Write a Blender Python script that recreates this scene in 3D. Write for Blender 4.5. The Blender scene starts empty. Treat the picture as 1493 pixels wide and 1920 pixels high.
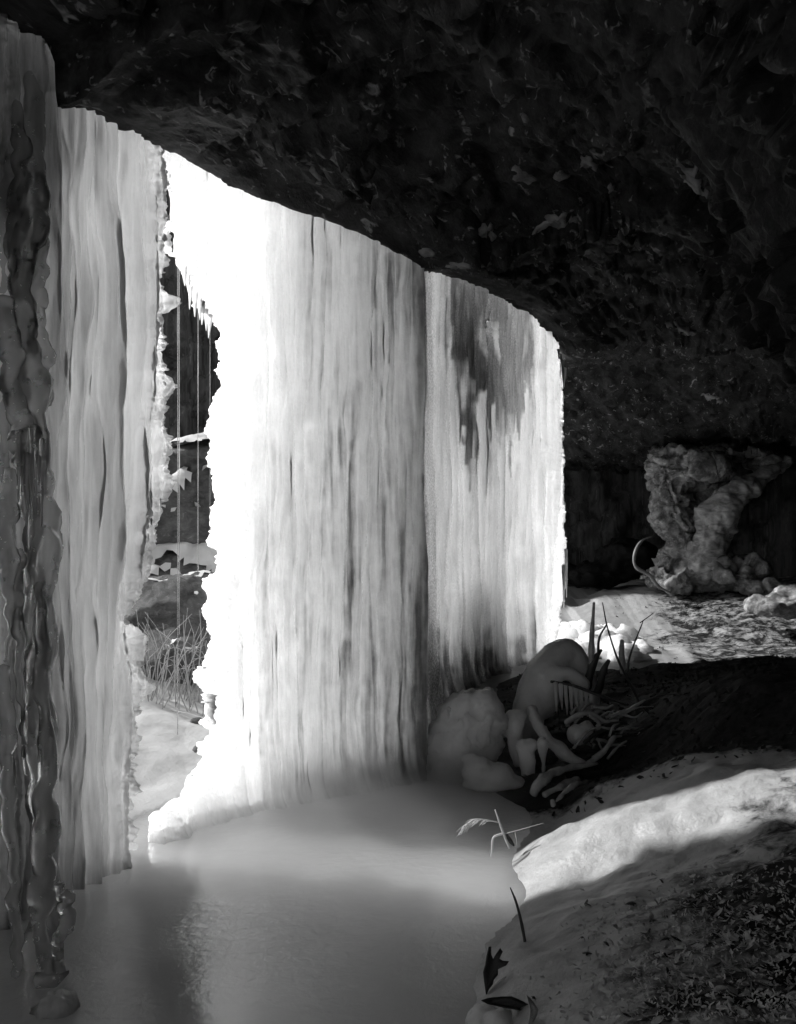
import bpy, bmesh, math, random
import numpy as np
from mathutils import Vector, Matrix

# ------------------------------------------------------------------ camera, world, sun, exposure
scn = bpy.context.scene
col = scn.collection
F, CX, HY, CH = 1900.0, 746.5, 945.0, 1.5     # focal length in photo pixels, principal x, horizon y, eye height
cam_d = bpy.data.cameras.new('camera')
cam_d.sensor_fit = 'VERTICAL'; cam_d.sensor_height = 36.0
cam_d.lens = 36.0 * F / 1920.0
cam_d.shift_y = (HY - 960.0) / 1920.0
cam_d.clip_start = 0.05; cam_d.clip_end = 600.0
cam = bpy.data.objects.new('camera', cam_d); col.objects.link(cam)
cam.location = (0, 0, CH); cam.rotation_euler = (math.radians(90), 0, 0)
scn.camera = cam

SUN_EL, SUN_H = 33.0, (1.0, -0.38)            # elevation; horizontal travel direction of the light
world = bpy.data.worlds.new('World'); scn.world = world; world.use_nodes = True
wn = world.node_tree.nodes; wl = world.node_tree.links
sky = wn.new('ShaderNodeTexSky'); sky.sky_type = 'NISHITA'; sky.sun_disc = False
sky.sun_elevation = math.radians(SUN_EL)
sky.sun_rotation = math.atan2(-SUN_H[0], -SUN_H[1])
bw = wn.new('ShaderNodeRGBToBW')              # black-and-white photograph: the sky's luminance only
wl.new(sky.outputs[0], bw.inputs[0]); wl.new(bw.outputs[0], wn['Background'].inputs[0])
wn['Background'].inputs[1].default_value = 0.11

sd = bpy.data.lights.new('sun', 'SUN'); sd.energy = 4.0; sd.angle = math.radians(2.2)
sd.color = (1, 1, 1)
sun = bpy.data.objects.new('sun', sd); col.objects.link(sun)
hv = Vector((SUN_H[0], SUN_H[1], 0)).normalized()
sdir = Vector((hv.x * math.cos(math.radians(SUN_EL)), hv.y * math.cos(math.radians(SUN_EL)), -math.sin(math.radians(SUN_EL))))
sun.rotation_euler = sdir.to_track_quat('-Z', 'Y').to_euler()
sun.location = (-12, 10, 12)

vs = scn.view_settings
vs.view_transform = 'Standard'; vs.look = 'None'; vs.gamma = 1.0; vs.use_curve_mapping = False
vs.exposure = 0.56
cy = scn.cycles
cy.use_denoising = True; cy.use_adaptive_sampling = True; cy.adaptive_threshold = 0.03; cy.adaptive_min_samples = 16; cy.max_bounces = 7; cy.diffuse_bounces = 4; cy.glossy_bounces = 4
cy.transmission_bounces = 6; cy.sample_clamp_indirect = 6.0; cy.caustics_reflective = False; cy.caustics_refractive = False

rng = np.random.default_rng(7); random.seed(7)

# ------------------------------------------------------------------ noise
def _h(ix, iy, iz, seed):
    n = (ix.astype(np.int64) * 374761393 + iy.astype(np.int64) * 668265263 + iz.astype(np.int64) * 2147483647 + seed * 1274126177) & 0xffffffff
    n = ((n ^ (n >> 13)) * 1274126177) & 0xffffffff
    n = ((n ^ (n >> 16)) * 2246822519) & 0xffffffff
    return ((n ^ (n >> 15)) & 0xffffff) / float(0xffffff) * 2 - 1
def noise(x, y, z=0.0, seed=0):
    x, y, z = np.broadcast_arrays(np.asarray(x, float), np.asarray(y, float), np.asarray(z, float))
    ix, iy, iz = np.floor(x), np.floor(y), np.floor(z)
    fx, fy, fz = x - ix, y - iy, z - iz
    q = lambda t: t * t * t * (t * (t * 6 - 15) + 10)
    fx, fy, fz = q(fx), q(fy), q(fz)
    r = 0
    for a in (0, 1):
        for b in (0, 1):
            for c in (0, 1):
                w = (fx if a else 1 - fx) * (fy if b else 1 - fy) * (fz if c else 1 - fz)
                r = r + w * _h(ix + a, iy + b, iz + c, seed)
    return r
def fbm(x, y, z=0.0, o=4, seed=0, g=0.5):
    r, a, f = 0, 1.0, 1.0
    for i in range(o):
        r = r + a * noise(x * f, y * f, np.asarray(z) * f, seed + i * 17); a *= g; f *= 2.03
    return r
def facets(x, y, z, seed):
    """broken blocks: every cell of a jittered lattice is a plane of its own height and tilt; returns height and distance to the joint"""
    ix, iy, iz = np.floor(x), np.floor(y), np.floor(z)
    d1 = np.full(np.shape(x), 9.0); d2 = d1.copy(); hgt = np.zeros(np.shape(x))
    for a in (-1, 0, 1):
        for b in (-1, 0, 1):
            for c in (-1, 0, 1):
                jx, jy, jz = ix + a, iy + b, iz + c
                px = jx + 0.5 + 0.45 * _h(jx, jy, jz, seed); py = jy + 0.5 + 0.45 * _h(jx, jy, jz, seed + 1); pz_ = jz + 0.5 + 0.45 * _h(jx, jy, jz, seed + 2)
                d = (x - px) ** 2 + (y - py) ** 2 + (z - pz_) ** 2
                h = _h(jx, jy, jz, seed + 3) + 0.9 * _h(jx, jy, jz, seed + 4) * (x - px) + 0.9 * _h(jx, jy, jz, seed + 5) * (y - py)
                n = d < d1
                d2 = np.where(n, d1, np.minimum(d2, d)); hgt = np.where(n, h, hgt); d1 = np.where(n, d, d1)
    return hgt, np.sqrt(d2) - np.sqrt(d1)
def ss(a, b, x):
    t = np.clip((x - a) / (b - a), 0, 1); return t * t * (3 - 2 * t)

# ------------------------------------------------------------------ the ice line and the photo's measurements
U0 = np.array([-0.91, 4.87]); TD = np.array([0.3857, 0.9226]); ND = np.array([0.9226, -0.3857])   # along, and inwards
def sw(s, w):                                   # (along, inwards) -> x, y
    return U0[0] + s * TD[0] + w * ND[0], U0[1] + s * TD[1] + w * ND[1]
def to_sw(x, y):
    return (x - U0[0]) * TD[0] + (y - U0[1]) * TD[1], (x - U0[0]) * ND[0] + (y - U0[1]) * ND[1]
def at(px, py, d):                              # a measured photo point at depth d
    return Vector(((px - CX) / F * d, d, CH + (HY - py) * d / F))
def line_d(px):                                 # depth at which the sight line meets the ice line
    return 2.9457 / (0.418 - (px - CX) / F)

def plan_d(px):                                 # depth of the ice along the sight line: the curtain bulges inwards between 390 and 800
    px = np.asarray(px, float)
    near = np.interp(px, [390, 500, 600, 700, 785, 803], [4.863, 5.02, 5.18, 5.36, 5.55, 7.585])
    far = np.interp(px, [900, 950, 1000, 1030, 1062, 1100], [8.734, 9.30, 9.80, 10.02, 10.2, 10.4])
    return np.where((px > 390) & (px < 803), near, np.where(px > 900, far, line_d(np.minimum(px, 1000))))

# ------------------------------------------------------------------ mesh and object helpers
def obj(name, me, mat=None, parent=None):
    o = bpy.data.objects.new(name, me); col.objects.link(o)
    if mat and me is not None and not me.materials: me.materials.append(mat)
    if parent: o.parent = parent
    return o
def tag(o, label=None, cat=None, group=None, kind=None):
    if label: o['label'] = label
    if cat: o['category'] = cat
    if group: o['group'] = group
    if kind: o['kind'] = kind
    return o
def empty(name, loc, label, cat, group=None):
    o = bpy.data.objects.new(name, None); col.objects.link(o); o.location = loc; o.empty_display_size = 0.1
    return tag(o, label, cat, group)
def mesh(name, v, f, smooth=True):
    """v: N x 3 array, f: M x 4 (quads; the last two equal for a triangle is not allowed) or a list of faces."""
    me = bpy.data.meshes.new(name)
    v = np.asarray(v, dtype=np.float32)
    if isinstance(f, np.ndarray):
        k = f.shape[1]
        me.vertices.add(len(v)); me.vertices.foreach_set('co', v.ravel())
        me.loops.add(f.size); me.loops.foreach_set('vertex_index', f.astype(np.int32).ravel())
        me.polygons.add(len(f)); me.polygons.foreach_set('loop_start', np.arange(0, f.size, k, dtype=np.int32))
        me.update(calc_edges=True); me.validate()
    else:
        me.from_pydata([tuple(map(float, p)) for p in v], [], f); me.update()
    if smooth: me.polygons.foreach_set('use_smooth', np.ones(len(me.polygons), dtype=bool))
    return me
def grid_faces(n, m, flip=False):               # n rows, m columns
    i = np.arange(n - 1)[:, None] * m + np.arange(m - 1)[None, :]
    f = np.stack([i, i + 1, i + m + 1, i + m], -1).reshape(-1, 4)
    return f[:, ::-1].copy() if flip else f
def attr(me, name, vals):
    a = me.attributes.new(name, 'FLOAT', 'POINT'); a.data.foreach_set('value', np.asarray(vals, dtype=np.float32).ravel())

def tube_arrays(path, rad, seg=10, nz=0.0, nf=6.0, seed=0, flat=1.0, squash_axis=None):
    """a tapered tube along a smoothed path, closed at both ends; nz = bumpiness as a part of the radius"""
    P = np.asarray([tuple(p) for p in path], float); R = np.asarray(rad, float)
    n = len(P)
    T = np.gradient(P, axis=0); T /= np.linalg.norm(T, axis=1)[:, None] + 1e-9
    ref = np.array([0, 0, 1.0]) if abs(T[:, 2]).mean() < 0.8 else np.array([1.0, 0.2, 0])
    A = np.cross(T, ref); A /= np.linalg.norm(A, axis=1)[:, None] + 1e-9
    B = np.cross(T, A)
    th = np.linspace(0, 2 * math.pi, seg, endpoint=False)
    c, s_ = np.cos(th), np.sin(th)
    V = P[:, None, :] + R[:, None, None] * (c[None, :, None] * A[:, None, :] + flat * s_[None, :, None] * B[:, None, :])
    if nz:
        k = fbm(V[..., 0] * nf, V[..., 1] * nf, V[..., 2] * nf * 0.6, 3, seed)
        V = P[:, None, :] + (V - P[:, None, :]) * (1 + nz * k)[..., None]
    V = V.reshape(-1, 3)
    i = np.arange(n - 1)[:, None] * seg + np.arange(seg)[None, :]
    j = np.arange(n - 1)[:, None] * seg + (np.arange(seg)[None, :] + 1) % seg
    Q = np.stack([i, j, j + seg, i + seg], -1).reshape(-1, 4).tolist()
    V = np.vstack([V, P[0] - T[0] * R[0] * 0.5, P[-1] + T[-1] * R[-1] * 0.5])
    a, b = n * seg, n * seg + 1
    for k in range(seg):
        Q.append([a, (k + 1) % seg, k]); Q.append([b, (n - 1) * seg + k, (n - 1) * seg + (k + 1) % seg])
    return V, Q
def spline(pts, n):
    P = np.asarray([tuple(p) for p in pts], float)
    if len(P) < 3:
        return P[0] + (P[-1] - P[0]) * np.linspace(0, 1, n)[:, None]
    E = np.vstack([2 * P[0] - P[1], P, 2 * P[-1] - P[-2]])
    t = np.linspace(0, len(P) - 1 - 1e-6, n); k = t.astype(int); f = (t - k)[:, None]
    a, b, c, d = E[k], E[k + 1], E[k + 2], E[k + 3]
    return 0.5 * (2 * b + (c - a) * f + (2 * a - 5 * b + 4 * c - d) * f * f + (3 * b - a - 3 * c + d) * f ** 3)
def lerp_list(r, n):
    return np.interp(np.linspace(0, 1, n), np.linspace(0, 1, len(r)), r)
def tube(name, pts, rad, n=14, seg=8, nz=0.15, nf=8.0, seed=0, mat=None, parent=None, flat=1.0):
    V, Q = tube_arrays(spline(pts, n), lerp_list(rad, n), seg, nz, nf, seed, flat)
    if parent is not None:
        V = V - np.array(parent.location)
    return obj(name, mesh(name, V, Q), mat, parent)

# ------------------------------------------------------------------ materials
def mat_new(name):
    m = bpy.data.materials.new(name); m.use_nodes = True
    return m, m.node_tree.nodes, m.node_tree.links, m.node_tree.nodes['Principled BSDF']
def N(nodes, typ, **kw):
    n = nodes.new(typ)
    for k, v in kw.items():
        if k in ('inp',):
            for kk, vv in v.items(): n.inputs[kk].default_value = vv
        else: setattr(n, k, v)
    return n
def g(v): return (v, v, v, 1)

def ice_mat(name, base=0.88, scale=0.06, rough=0.22, stretch=0.18, bump=0.35, bscale=22.0, dist=0.02, var=0.17):
    m, n, l, p = mat_new(name)
    tc = N(n, 'ShaderNodeTexCoord'); mp = N(n, 'ShaderNodeMapping'); mp.inputs['Scale'].default_value = (1, 1, stretch)
    l.new(tc.outputs['Object'], mp.inputs[0])
    nz = N(n, 'ShaderNodeTexNoise', inp={'Scale': bscale, 'Detail': 5.0, 'Roughness': 0.6}); l.new(mp.outputs[0], nz.inputs[0])
    n2 = N(n, 'ShaderNodeTexNoise', inp={'Scale': bscale * 3.1, 'Detail': 3.0, 'Roughness': 0.6}); l.new(tc.outputs['Object'], n2.inputs[0])
    mx = N(n, 'ShaderNodeMath', operation='MULTIPLY_ADD'); l.new(n2.outputs[0], mx.inputs[0]); mx.inputs[1].default_value = 0.3; l.new(nz.outputs[0], mx.inputs[2])
    bp = N(n, 'ShaderNodeBump', inp={'Strength': bump, 'Distance': dist}); l.new(mx.outputs[0], bp.inputs['Height']); l.new(bp.outputs[0], p.inputs['Normal'])
    # cloudy and clear streaks, bubbles, grey ice and painted shade
    ms = N(n, 'ShaderNodeMapping'); ms.inputs['Scale'].default_value = (1, 1, stretch * 0.35); l.new(tc.outputs['Object'], ms.inputs[0])
    n3 = N(n, 'ShaderNodeTexNoise', inp={'Scale': bscale * 2.2, 'Detail': 7.0, 'Roughness': 0.72, 'Distortion': 0.1}); l.new(ms.outputs[0], n3.inputs[0])
    n4 = N(n, 'ShaderNodeTexNoise', inp={'Scale': bscale * 0.55, 'Detail': 7.0, 'Roughness': 0.7}); l.new(mp.outputs[0], n4.inputs[0])
    av = N(n, 'ShaderNodeMath', operation='MULTIPLY_ADD'); l.new(n4.outputs[0], av.inputs[0]); av.inputs[1].default_value = 0.8; l.new(n3.outputs[0], av.inputs[2])
    cr = N(n, 'ShaderNodeMapRange', inp={'From Min': 0.62, 'From Max': 0.98, 'To Min': base - var, 'To Max': min(base + 0.02, 0.99)}); l.new(av.outputs[0], cr.inputs[0])
    sa = n.new('ShaderNodeAttribute'); sa.attribute_name = 'stain_shade'
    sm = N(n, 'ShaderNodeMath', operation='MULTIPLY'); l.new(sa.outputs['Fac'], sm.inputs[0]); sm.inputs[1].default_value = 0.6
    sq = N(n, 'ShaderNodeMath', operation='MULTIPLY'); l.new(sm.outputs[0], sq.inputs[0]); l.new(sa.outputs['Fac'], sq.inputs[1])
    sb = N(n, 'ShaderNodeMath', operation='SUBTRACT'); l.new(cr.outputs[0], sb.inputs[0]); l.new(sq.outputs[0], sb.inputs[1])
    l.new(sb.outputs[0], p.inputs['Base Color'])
    rr = N(n, 'ShaderNodeMapRange', inp={'From Min': 0.35, 'From Max': 0.65, 'To Min': rough - 0.1, 'To Max': rough + 0.15}); l.new(n2.outputs[0], rr.inputs[0])
    l.new(rr.outputs[0], p.inputs['Roughness'])
    p.inputs['Subsurface Weight'].default_value = 1.0
    p.inputs['Subsurface Radius'].default_value = (1, 1, 1)
    p.inputs['Subsurface Scale'].default_value = scale
    p.inputs['IOR'].default_value = 1.31
    return m
ICE = ice_mat('curtain_ice', 0.965, 1.15, bump=0.6)
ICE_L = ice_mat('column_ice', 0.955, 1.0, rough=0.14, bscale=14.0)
def clear_mat():
    m = ice_mat('clear_icicle_ice', 0.98, 2.0, rough=0.14, bscale=9.0, bump=0.2, stretch=0.5)
    m.node_tree.nodes['Principled BSDF'].inputs['Transmission Weight'].default_value = 0.7
    return m
ICE_C = clear_mat()
ICE_M = ice_mat('mound_ice', 0.965, 0.25, rough=0.3, var=0.08, stretch=0.7, bscale=18.0, bump=0.3)

def rock_mat(name, lo, hi, pale, rough=0.6, sc=(3, 3, 6), thr=(0.62, 0.72), bump=0.6, wall_shade=None, rot=0.0):
    m, n, l, p = mat_new(name)
    tc = N(n, 'ShaderNodeTexCoord'); mp = N(n, 'ShaderNodeMapping'); mp.inputs['Scale'].default_value = sc
    mr = N(n, 'ShaderNodeMapping'); mr.inputs['Rotation'].default_value = (0, 0, rot); l.new(tc.outputs['Object'], mr.inputs[0]); l.new(mr.outputs[0], mp.inputs[0])
    a = N(n, 'ShaderNodeTexNoise', inp={'Scale': 1.3, 'Detail': 8.0, 'Roughness': 0.65, 'Distortion': 0.6}); l.new(mp.outputs[0], a.inputs[0])
    b = N(n, 'ShaderNodeTexNoise', inp={'Scale': 2.6, 'Detail': 4.0, 'Roughness': 0.55, 'Distortion': 1.2}); l.new(mp.outputs[0], b.inputs[0])
    r1 = N(n, 'ShaderNodeMapRange', inp={'From Min': 0.35, 'From Max': 0.7, 'To Min': lo, 'To Max': hi}); l.new(a.outputs[0], r1.inputs[0])
    r2 = N(n, 'ShaderNodeMapRange', inp={'From Min': thr[0], 'From Max': thr[1], 'To Min': 0.0, 'To Max': pale}); l.new(b.outputs[0], r2.inputs[0])
    ad = N(n, 'ShaderNodeMath', operation='ADD'); l.new(r1.outputs[0], ad.inputs[0]); l.new(r2.outputs[0], ad.inputs[1])
    colour = ad.outputs[0]
    if wall_shade is not None:
        at_ = n.new('ShaderNodeAttribute'); at_.attribute_name = 'wall_shade'
        br = N(n, 'ShaderNodeMapRange', inp={'To Min': wall_shade, 'To Max': 1.0}); l.new(at_.outputs['Fac'], br.inputs[0])
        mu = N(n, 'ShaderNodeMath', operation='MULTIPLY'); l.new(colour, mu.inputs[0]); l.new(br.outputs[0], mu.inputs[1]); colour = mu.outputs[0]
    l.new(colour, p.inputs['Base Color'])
    c = N(n, 'ShaderNodeTexNoise', inp={'Scale': 14.0, 'Detail': 7.0, 'Roughness': 0.65}); l.new(mp.outputs[0], c.inputs[0])
    bp = N(n, 'ShaderNodeBump', inp={'Strength': bump, 'Distance': 0.03}); l.new(c.outputs[0], bp.inputs['Height']); l.new(bp.outputs[0], p.inputs['Normal'])
    p.inputs['Roughness'].default_value = rough
    p.inputs['Specular IOR Level'].default_value = 0.22
    return m
ROCK = rock_mat('overhang_rock', 0.003, 0.085, 0.45, sc=(1.6, 6.0, 7.0), thr=(0.61, 0.73), wall_shade=0.05, rot=-math.atan2(TD[1], TD[0]))
FLAKE = rock_mat('pale_flake_rock', 0.22, 0.55, 0.1, sc=(9, 9, 9))
CLIFF = rock_mat('cliff_rock', 0.012, 0.16, 0.14, sc=(6, 6, 0.22), rough=0.5)
BOULD = rock_mat('eroded_boulder_rock', 0.10, 0.5, 0.25, sc=(5, 5, 5), thr=(0.5, 0.68))
PALER = rock_mat('pale_slab_rock', 0.15, 0.6, 0.1, sc=(4, 4, 9))
OUTROCK = rock_mat('outside_rock', 0.05, 0.16, 0.1, sc=(6, 6, 9))

def snow_mat():
    m, n, l, p = mat_new('snow')
    tc = N(n, 'ShaderNodeTexCoord')
    a = N(n, 'ShaderNodeTexNoise', inp={'Scale': 9.0, 'Detail': 6.0, 'Roughness': 0.55}); l.new(tc.outputs['Object'], a.inputs[0])
    r = N(n, 'ShaderNodeMapRange', inp={'To Min': 0.5, 'To Max': 0.68}); l.new(a.outputs[0], r.inputs[0]); l.new(r.outputs[0], p.inputs['Base Color'])
    bp = N(n, 'ShaderNodeBump', inp={'Strength': 0.4, 'Distance': 0.04}); l.new(a.outputs[0], bp.inputs['Height']); l.new(bp.outputs[0], p.inputs['Normal'])
    p.inputs['Roughness'].default_value = 0.7
    return m
SNOW = snow_mat()

def ground_mat():
    m, n, l, p = mat_new('ground_soil_ice_snow')
    tc = N(n, 'ShaderNodeTexCoord')
    def att(nm):
        a = n.new('ShaderNodeAttribute'); a.attribute_name = nm; return a.outputs['Fac']
    a = N(n, 'ShaderNodeTexNoise', inp={'Scale': 7.0, 'Detail': 8.0, 'Roughness': 0.68, 'Distortion': 0.4}); l.new(tc.outputs['Object'], a.inputs[0])
    b = N(n, 'ShaderNodeTexNoise', inp={'Scale': 26.0, 'Detail': 7.0, 'Roughness': 0.62, 'Distortion': 0.1}); l.new(tc.outputs['Object'], b.inputs[0])
    soil = N(n, 'ShaderNodeMapRange', inp={'From Min': 0.3, 'From Max': 0.75, 'To Min': 0.004, 'To Max': 0.035}); l.new(b.outputs[0], soil.inputs[0])
    icec = N(n, 'ShaderNodeMapRange', inp={'From Min': 0.25, 'From Max': 0.7, 'To Min': 0.26, 'To Max': 0.46}); l.new(a.outputs[0], icec.inputs[0])
    # ice film mask, broken up by noise
    f = N(n, 'ShaderNodeMath', operation='ADD'); l.new(att('film'), f.inputs[0])
    a2 = N(n, 'ShaderNodeMapRange', inp={'From Min': 0.2, 'From Max': 0.8, 'To Min': -0.55, 'To Max': 0.55}); l.new(a.outputs[0], a2.inputs[0]); l.new(a2.outputs[0], f.inputs[1])
    b2 = N(n, 'ShaderNodeMath', operation='MULTIPLY_ADD'); l.new(b.outputs[0], b2.inputs[0]); b2.inputs[1].default_value = 0.7; l.new(f.outputs[0], b2.inputs[2])
    fm = N(n, 'ShaderNodeMapRange', inp={'From Min': 0.62, 'From Max': 1.02}); l.new(b2.outputs[0], fm.inputs[0])
    m1 = N(n, 'ShaderNodeMix', data_type='FLOAT'); l.new(fm.outputs[0], m1.inputs[0]); l.new(soil.outputs[0], m1.inputs[2]); l.new(icec.outputs[0], m1.inputs[3])
    snow = N(n, 'ShaderNodeMapRange', inp={'To Min': 0.38, 'To Max': 0.52}); l.new(a.outputs[0], snow.inputs[0])
    m2 = N(n, 'ShaderNodeMix', data_type='FLOAT'); l.new(att('snow'), m2.inputs[0]); l.new(m1.outputs[0], m2.inputs[2]); l.new(snow.outputs[0], m2.inputs[3])
    l.new(m2.outputs[0], p.inputs['Base Color'])
    ro = N(n, 'ShaderNodeMapRange', inp={'To Min': 0.75, 'To Max': 0.42}); l.new(fm.outputs[0], ro.inputs[0]); l.new(ro.outputs[0], p.inputs['Roughness'])
    sp_ = N(n, 'ShaderNodeMapRange', inp={'To Min': 0.08, 'To Max': 0.4}); l.new(fm.outputs[0], sp_.inputs[0]); l.new(sp_.outputs[0], p.inputs['Specular IOR Level'])
    bp = N(n, 'ShaderNodeBump', inp={'Strength': 0.55, 'Distance': 0.015}); l.new(b.outputs[0], bp.inputs['Height']); l.new(bp.outputs[0], p.inputs['Normal'])
    return m
GROUND = ground_mat()

def pool_mat():
    m, n, l, p = mat_new('pool_ice')
    tc = N(n, 'ShaderNodeTexCoord')
    a = N(n, 'ShaderNodeTexNoise', inp={'Scale': 2.2, 'Detail': 5.0, 'Roughness': 0.6, 'Distortion': 0.3}); l.new(tc.outputs['Object'], a.inputs[0])
    mp = N(n, 'ShaderNodeMapping'); mp.inputs['Scale'].default_value = (1, 1, 1); l.new(tc.outputs['Object'], mp.inputs[0])
    b = N(n, 'ShaderNodeTexNoise', inp={'Scale': 55.0, 'Detail': 5.0, 'Roughness': 0.7}); l.new(mp.outputs[0], b.inputs[0])
    d_ = N(n, 'ShaderNodeTexNoise', inp={'Scale': 20.0, 'Detail': 3.0, 'Roughness': 0.5, 'Distortion': 0.5}); l.new(tc.outputs['Object'], d_.inputs[0])
    e_ = N(n, 'ShaderNodeTexNoise', inp={'Scale': 1.1, 'Detail': 2.0}); l.new(tc.outputs['Object'], e_.inputs[0])
    em = N(n, 'ShaderNodeMapRange', inp={'From Min': 0.40, 'From Max': 0.58, 'To Min': 0.35, 'To Max': 1.3}); l.new(e_.outputs[0], em.inputs[0])
    hs = N(n, 'ShaderNodeMath', operation='MULTIPLY_ADD'); l.new(b.outputs[0], hs.inputs[0]); hs.inputs[1].default_value = 0.45; l.new(d_.outputs[0], hs.inputs[2])
    hm = N(n, 'ShaderNodeMath', operation='MULTIPLY'); l.new(hs.outputs[0], hm.inputs[0]); l.new(em.outputs[0], hm.inputs[1])
    c = N(n, 'ShaderNodeMapRange', inp={'From Min': 0.3, 'From Max': 0.7, 'To Min': 0.80, 'To Max': 0.93}); l.new(a.outputs[0], c.inputs[0]); l.new(c.outputs[0], p.inputs['Base Color'])
    r = N(n, 'ShaderNodeMapRange', inp={'From Min': 0.3, 'From Max': 0.7, 'To Min': 0.02, 'To Max': 0.16}); l.new(b.outputs[0], r.inputs[0]); l.new(r.outputs[0], p.inputs['Roughness'])
    bp = N(n, 'ShaderNodeBump', inp={'Strength': 0.22, 'Distance': 0.012}); l.new(hm.outputs[0], bp.inputs['Height']); l.new(bp.outputs[0], p.inputs['Normal'])
    p.inputs['IOR'].default_value = 1.6
    p.inputs['Subsurface Weight'].default_value = 1.0; p.inputs['Subsurface Radius'].default_value = (1, 1, 1); p.inputs['Subsurface Scale'].default_value = 2.2
    return m
POOL = pool_mat()

def plain(name, lo, hi, rough=0.6, sc=12.0, bump=0.3, spec=0.5):
    m, n, l, p = mat_new(name)
    tc = N(n, 'ShaderNodeTexCoord')
    a = N(n, 'ShaderNodeTexNoise', inp={'Scale': sc, 'Detail': 5.0, 'Roughness': 0.6}); l.new(tc.outputs['Object'], a.inputs[0])
    r = N(n, 'ShaderNodeMapRange', inp={'From Min': 0.3, 'From Max': 0.7, 'To Min': lo, 'To Max': hi}); l.new(a.outputs[0], r.inputs[0]); l.new(r.outputs[0], p.inputs['Base Color'])
    bp = N(n, 'ShaderNodeBump', inp={'Strength': bump, 'Distance': 0.01}); l.new(a.outputs[0], bp.inputs['Height']); l.new(bp.outputs[0], p.inputs['Normal'])
    p.inputs['Roughness'].default_value = rough
    p.inputs['Specular IOR Level'].default_value = spec
    return m
BARK = plain('dark_twig_bark', 0.015, 0.05, 0.6)
PALEWOOD = plain('pale_dead_stem', 0.35, 0.6, 0.6)
GLAZED = plain('ice_glazed_branch', 0.25, 0.5, 0.25, sc=20.0)
LEAFD = plain('dark_dead_leaf', 0.006, 0.03, 0.55, sc=30.0)
LEAFM = plain('grey_dead_leaf', 0.22, 0.6, 0.35, sc=30.0)

# ------------------------------------------------------------------ the rock overhang: ceiling, back wall and outer cliff as one sheet
LIP = np.array([(-60, 20), (-30, 60), (30, 80), (70, 88), (80, 200), (150, 208), (230, 248), (290, 278), (340, 308), (400, 342), (430, 353), (500, 384), (580, 410), (660, 440),
                (720, 470), (780, 505), (860, 525), (930, 555), (980, 585), (1010, 610), (1040, 640), (1062, 668)], float)
lip_px = np.concatenate([np.arange(-60, 785, 4.0), np.arange(785, 804, 1.0), np.arange(804, 1063, 4.0)]); lip_py = np.interp(lip_px, LIP[:, 0], LIP[:, 1])
lip_d = plan_d(lip_px); lip_s, lip_w = to_sw((lip_px - CX) / F * lip_d, lip_d); lip_z = CH + (HY - lip_py) * lip_d / F
def lipw(s): return np.interp(s, lip_s, lip_w) - 1.4 * ss(6.1, 7.8, s)
def lipz(s):
    z = np.interp(s, lip_s, lip_z)
    z = z - ss(7.2, 10.0, s) * 0.95
    return z + ss(-1.15, -1.6, s) * 0.15
def widen(s): return np.maximum(0, -0.3 - s) * 0.5
PROF = np.array([(0.6, 11), (0.2, 8.0), (0.0, 6.0), (-0.14, 4.4), (-0.16, 3.6), (-0.10, 3.22), (0.0, 3.105), (0.10, 3.10), (0.35, 3.14), (0.9, 3.22), (1.6, 3.2), (2.1, 3.02), (2.5, 2.6),
                 (2.9, 1.9), (3.3, 1.2), (3.65, 0.5), (3.8, -0.1), (3.85, -0.8)])
def dens(P, per):
    out = []
    for i in range(len(P) - 1):
        k = max(2, int(np.hypot(*(P[i + 1] - P[i])) / per[i]))
        for j in range(k): out.append(i + j / k)
    out.append(len(P) - 1.0)
    return np.array(out)
pq = dens(PROF, [0.5, 0.4, 0.3, 0.12, 0.03, 0.02, 0.02, 0.02] + [0.018] * 4 + [0.03] * 4 + [0.06] * 3)
sp = spline(np.c_[PROF, np.zeros(len(PROF))], 2000)
pw = np.interp(pq, np.linspace(0, len(PROF) - 1, 2000), sp[:, 0]); pz = np.interp(pq, np.linspace(0, len(PROF) - 1, 2000), sp[:, 1])
sv = np.concatenate([np.linspace(-4.9, -2.2, 40, endpoint=False), np.linspace(-2.2, 4, 300, endpoint=False), np.linspace(4, 13.5, 260)])
S, W = np.meshgrid(sv, pw, indexing='ij'); _, Z = np.meshgrid(sv, pz, indexing='ij')
wt = ss(0.9, 2.6, Z)                                             # lip offsets fade out down the wall
Z = Z + (lipz(S) - 3.105) * wt * (1 - ss(1.2, 2.6, W) * 0.6)
W = W + lipw(S) * ss(2.2, 0.7, W) + widen(S) * ss(0.8, 2.6, W) + 0.12 * fbm(S * 0.5, Z * 0.5, 3.0, 3, 5) * ss(0.6, 2.4, W)
tw = np.gradient(W, axis=1); tz = np.gradient(Z, axis=1); ln = np.hypot(tw, tz) + 1e-9
nw, nzz = tz / ln, -tw / ln                                       # normal of the profile, pointing into the cave
WL = W - lipw(S)
amp = ss(0.05, 0.5, WL)
amp = np.where(WL < 0.05, 0.2 + ss(3.4, 4.5, Z), amp)
q1 = fbm(S * 1.1, W * 1.6 + Z * 1.2, 0, 4, 11)
q2 = fbm(S * 3.0 + 2.0 * q1, (W + Z) * 6.0, 0, 4, 12)
stair = np.floor((q1 * 1.6 + q2 * 0.35) * 3.5) / 3.5              # broken, layered slabs
q3 = np.abs(fbm(S * 7.0 + q2, (W + Z) * 17.0, 0, 3, 13))
fx0, fy0 = sw(S, W)
wx, wy, wz = fx0 + 0.12 * q2, fy0 + 0.12 * q1, Z + 0.05 * q2
h1, j1 = facets(wx * 2.0, wy * 2.0, wz * 5.0, 700); h2, j2 = facets(wx * 5.5, wy * 5.5, wz * 14.0, 710); h3, j3 = facets(wx * 14.0, wy * 14.0, wz * 30.0, 720)
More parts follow.
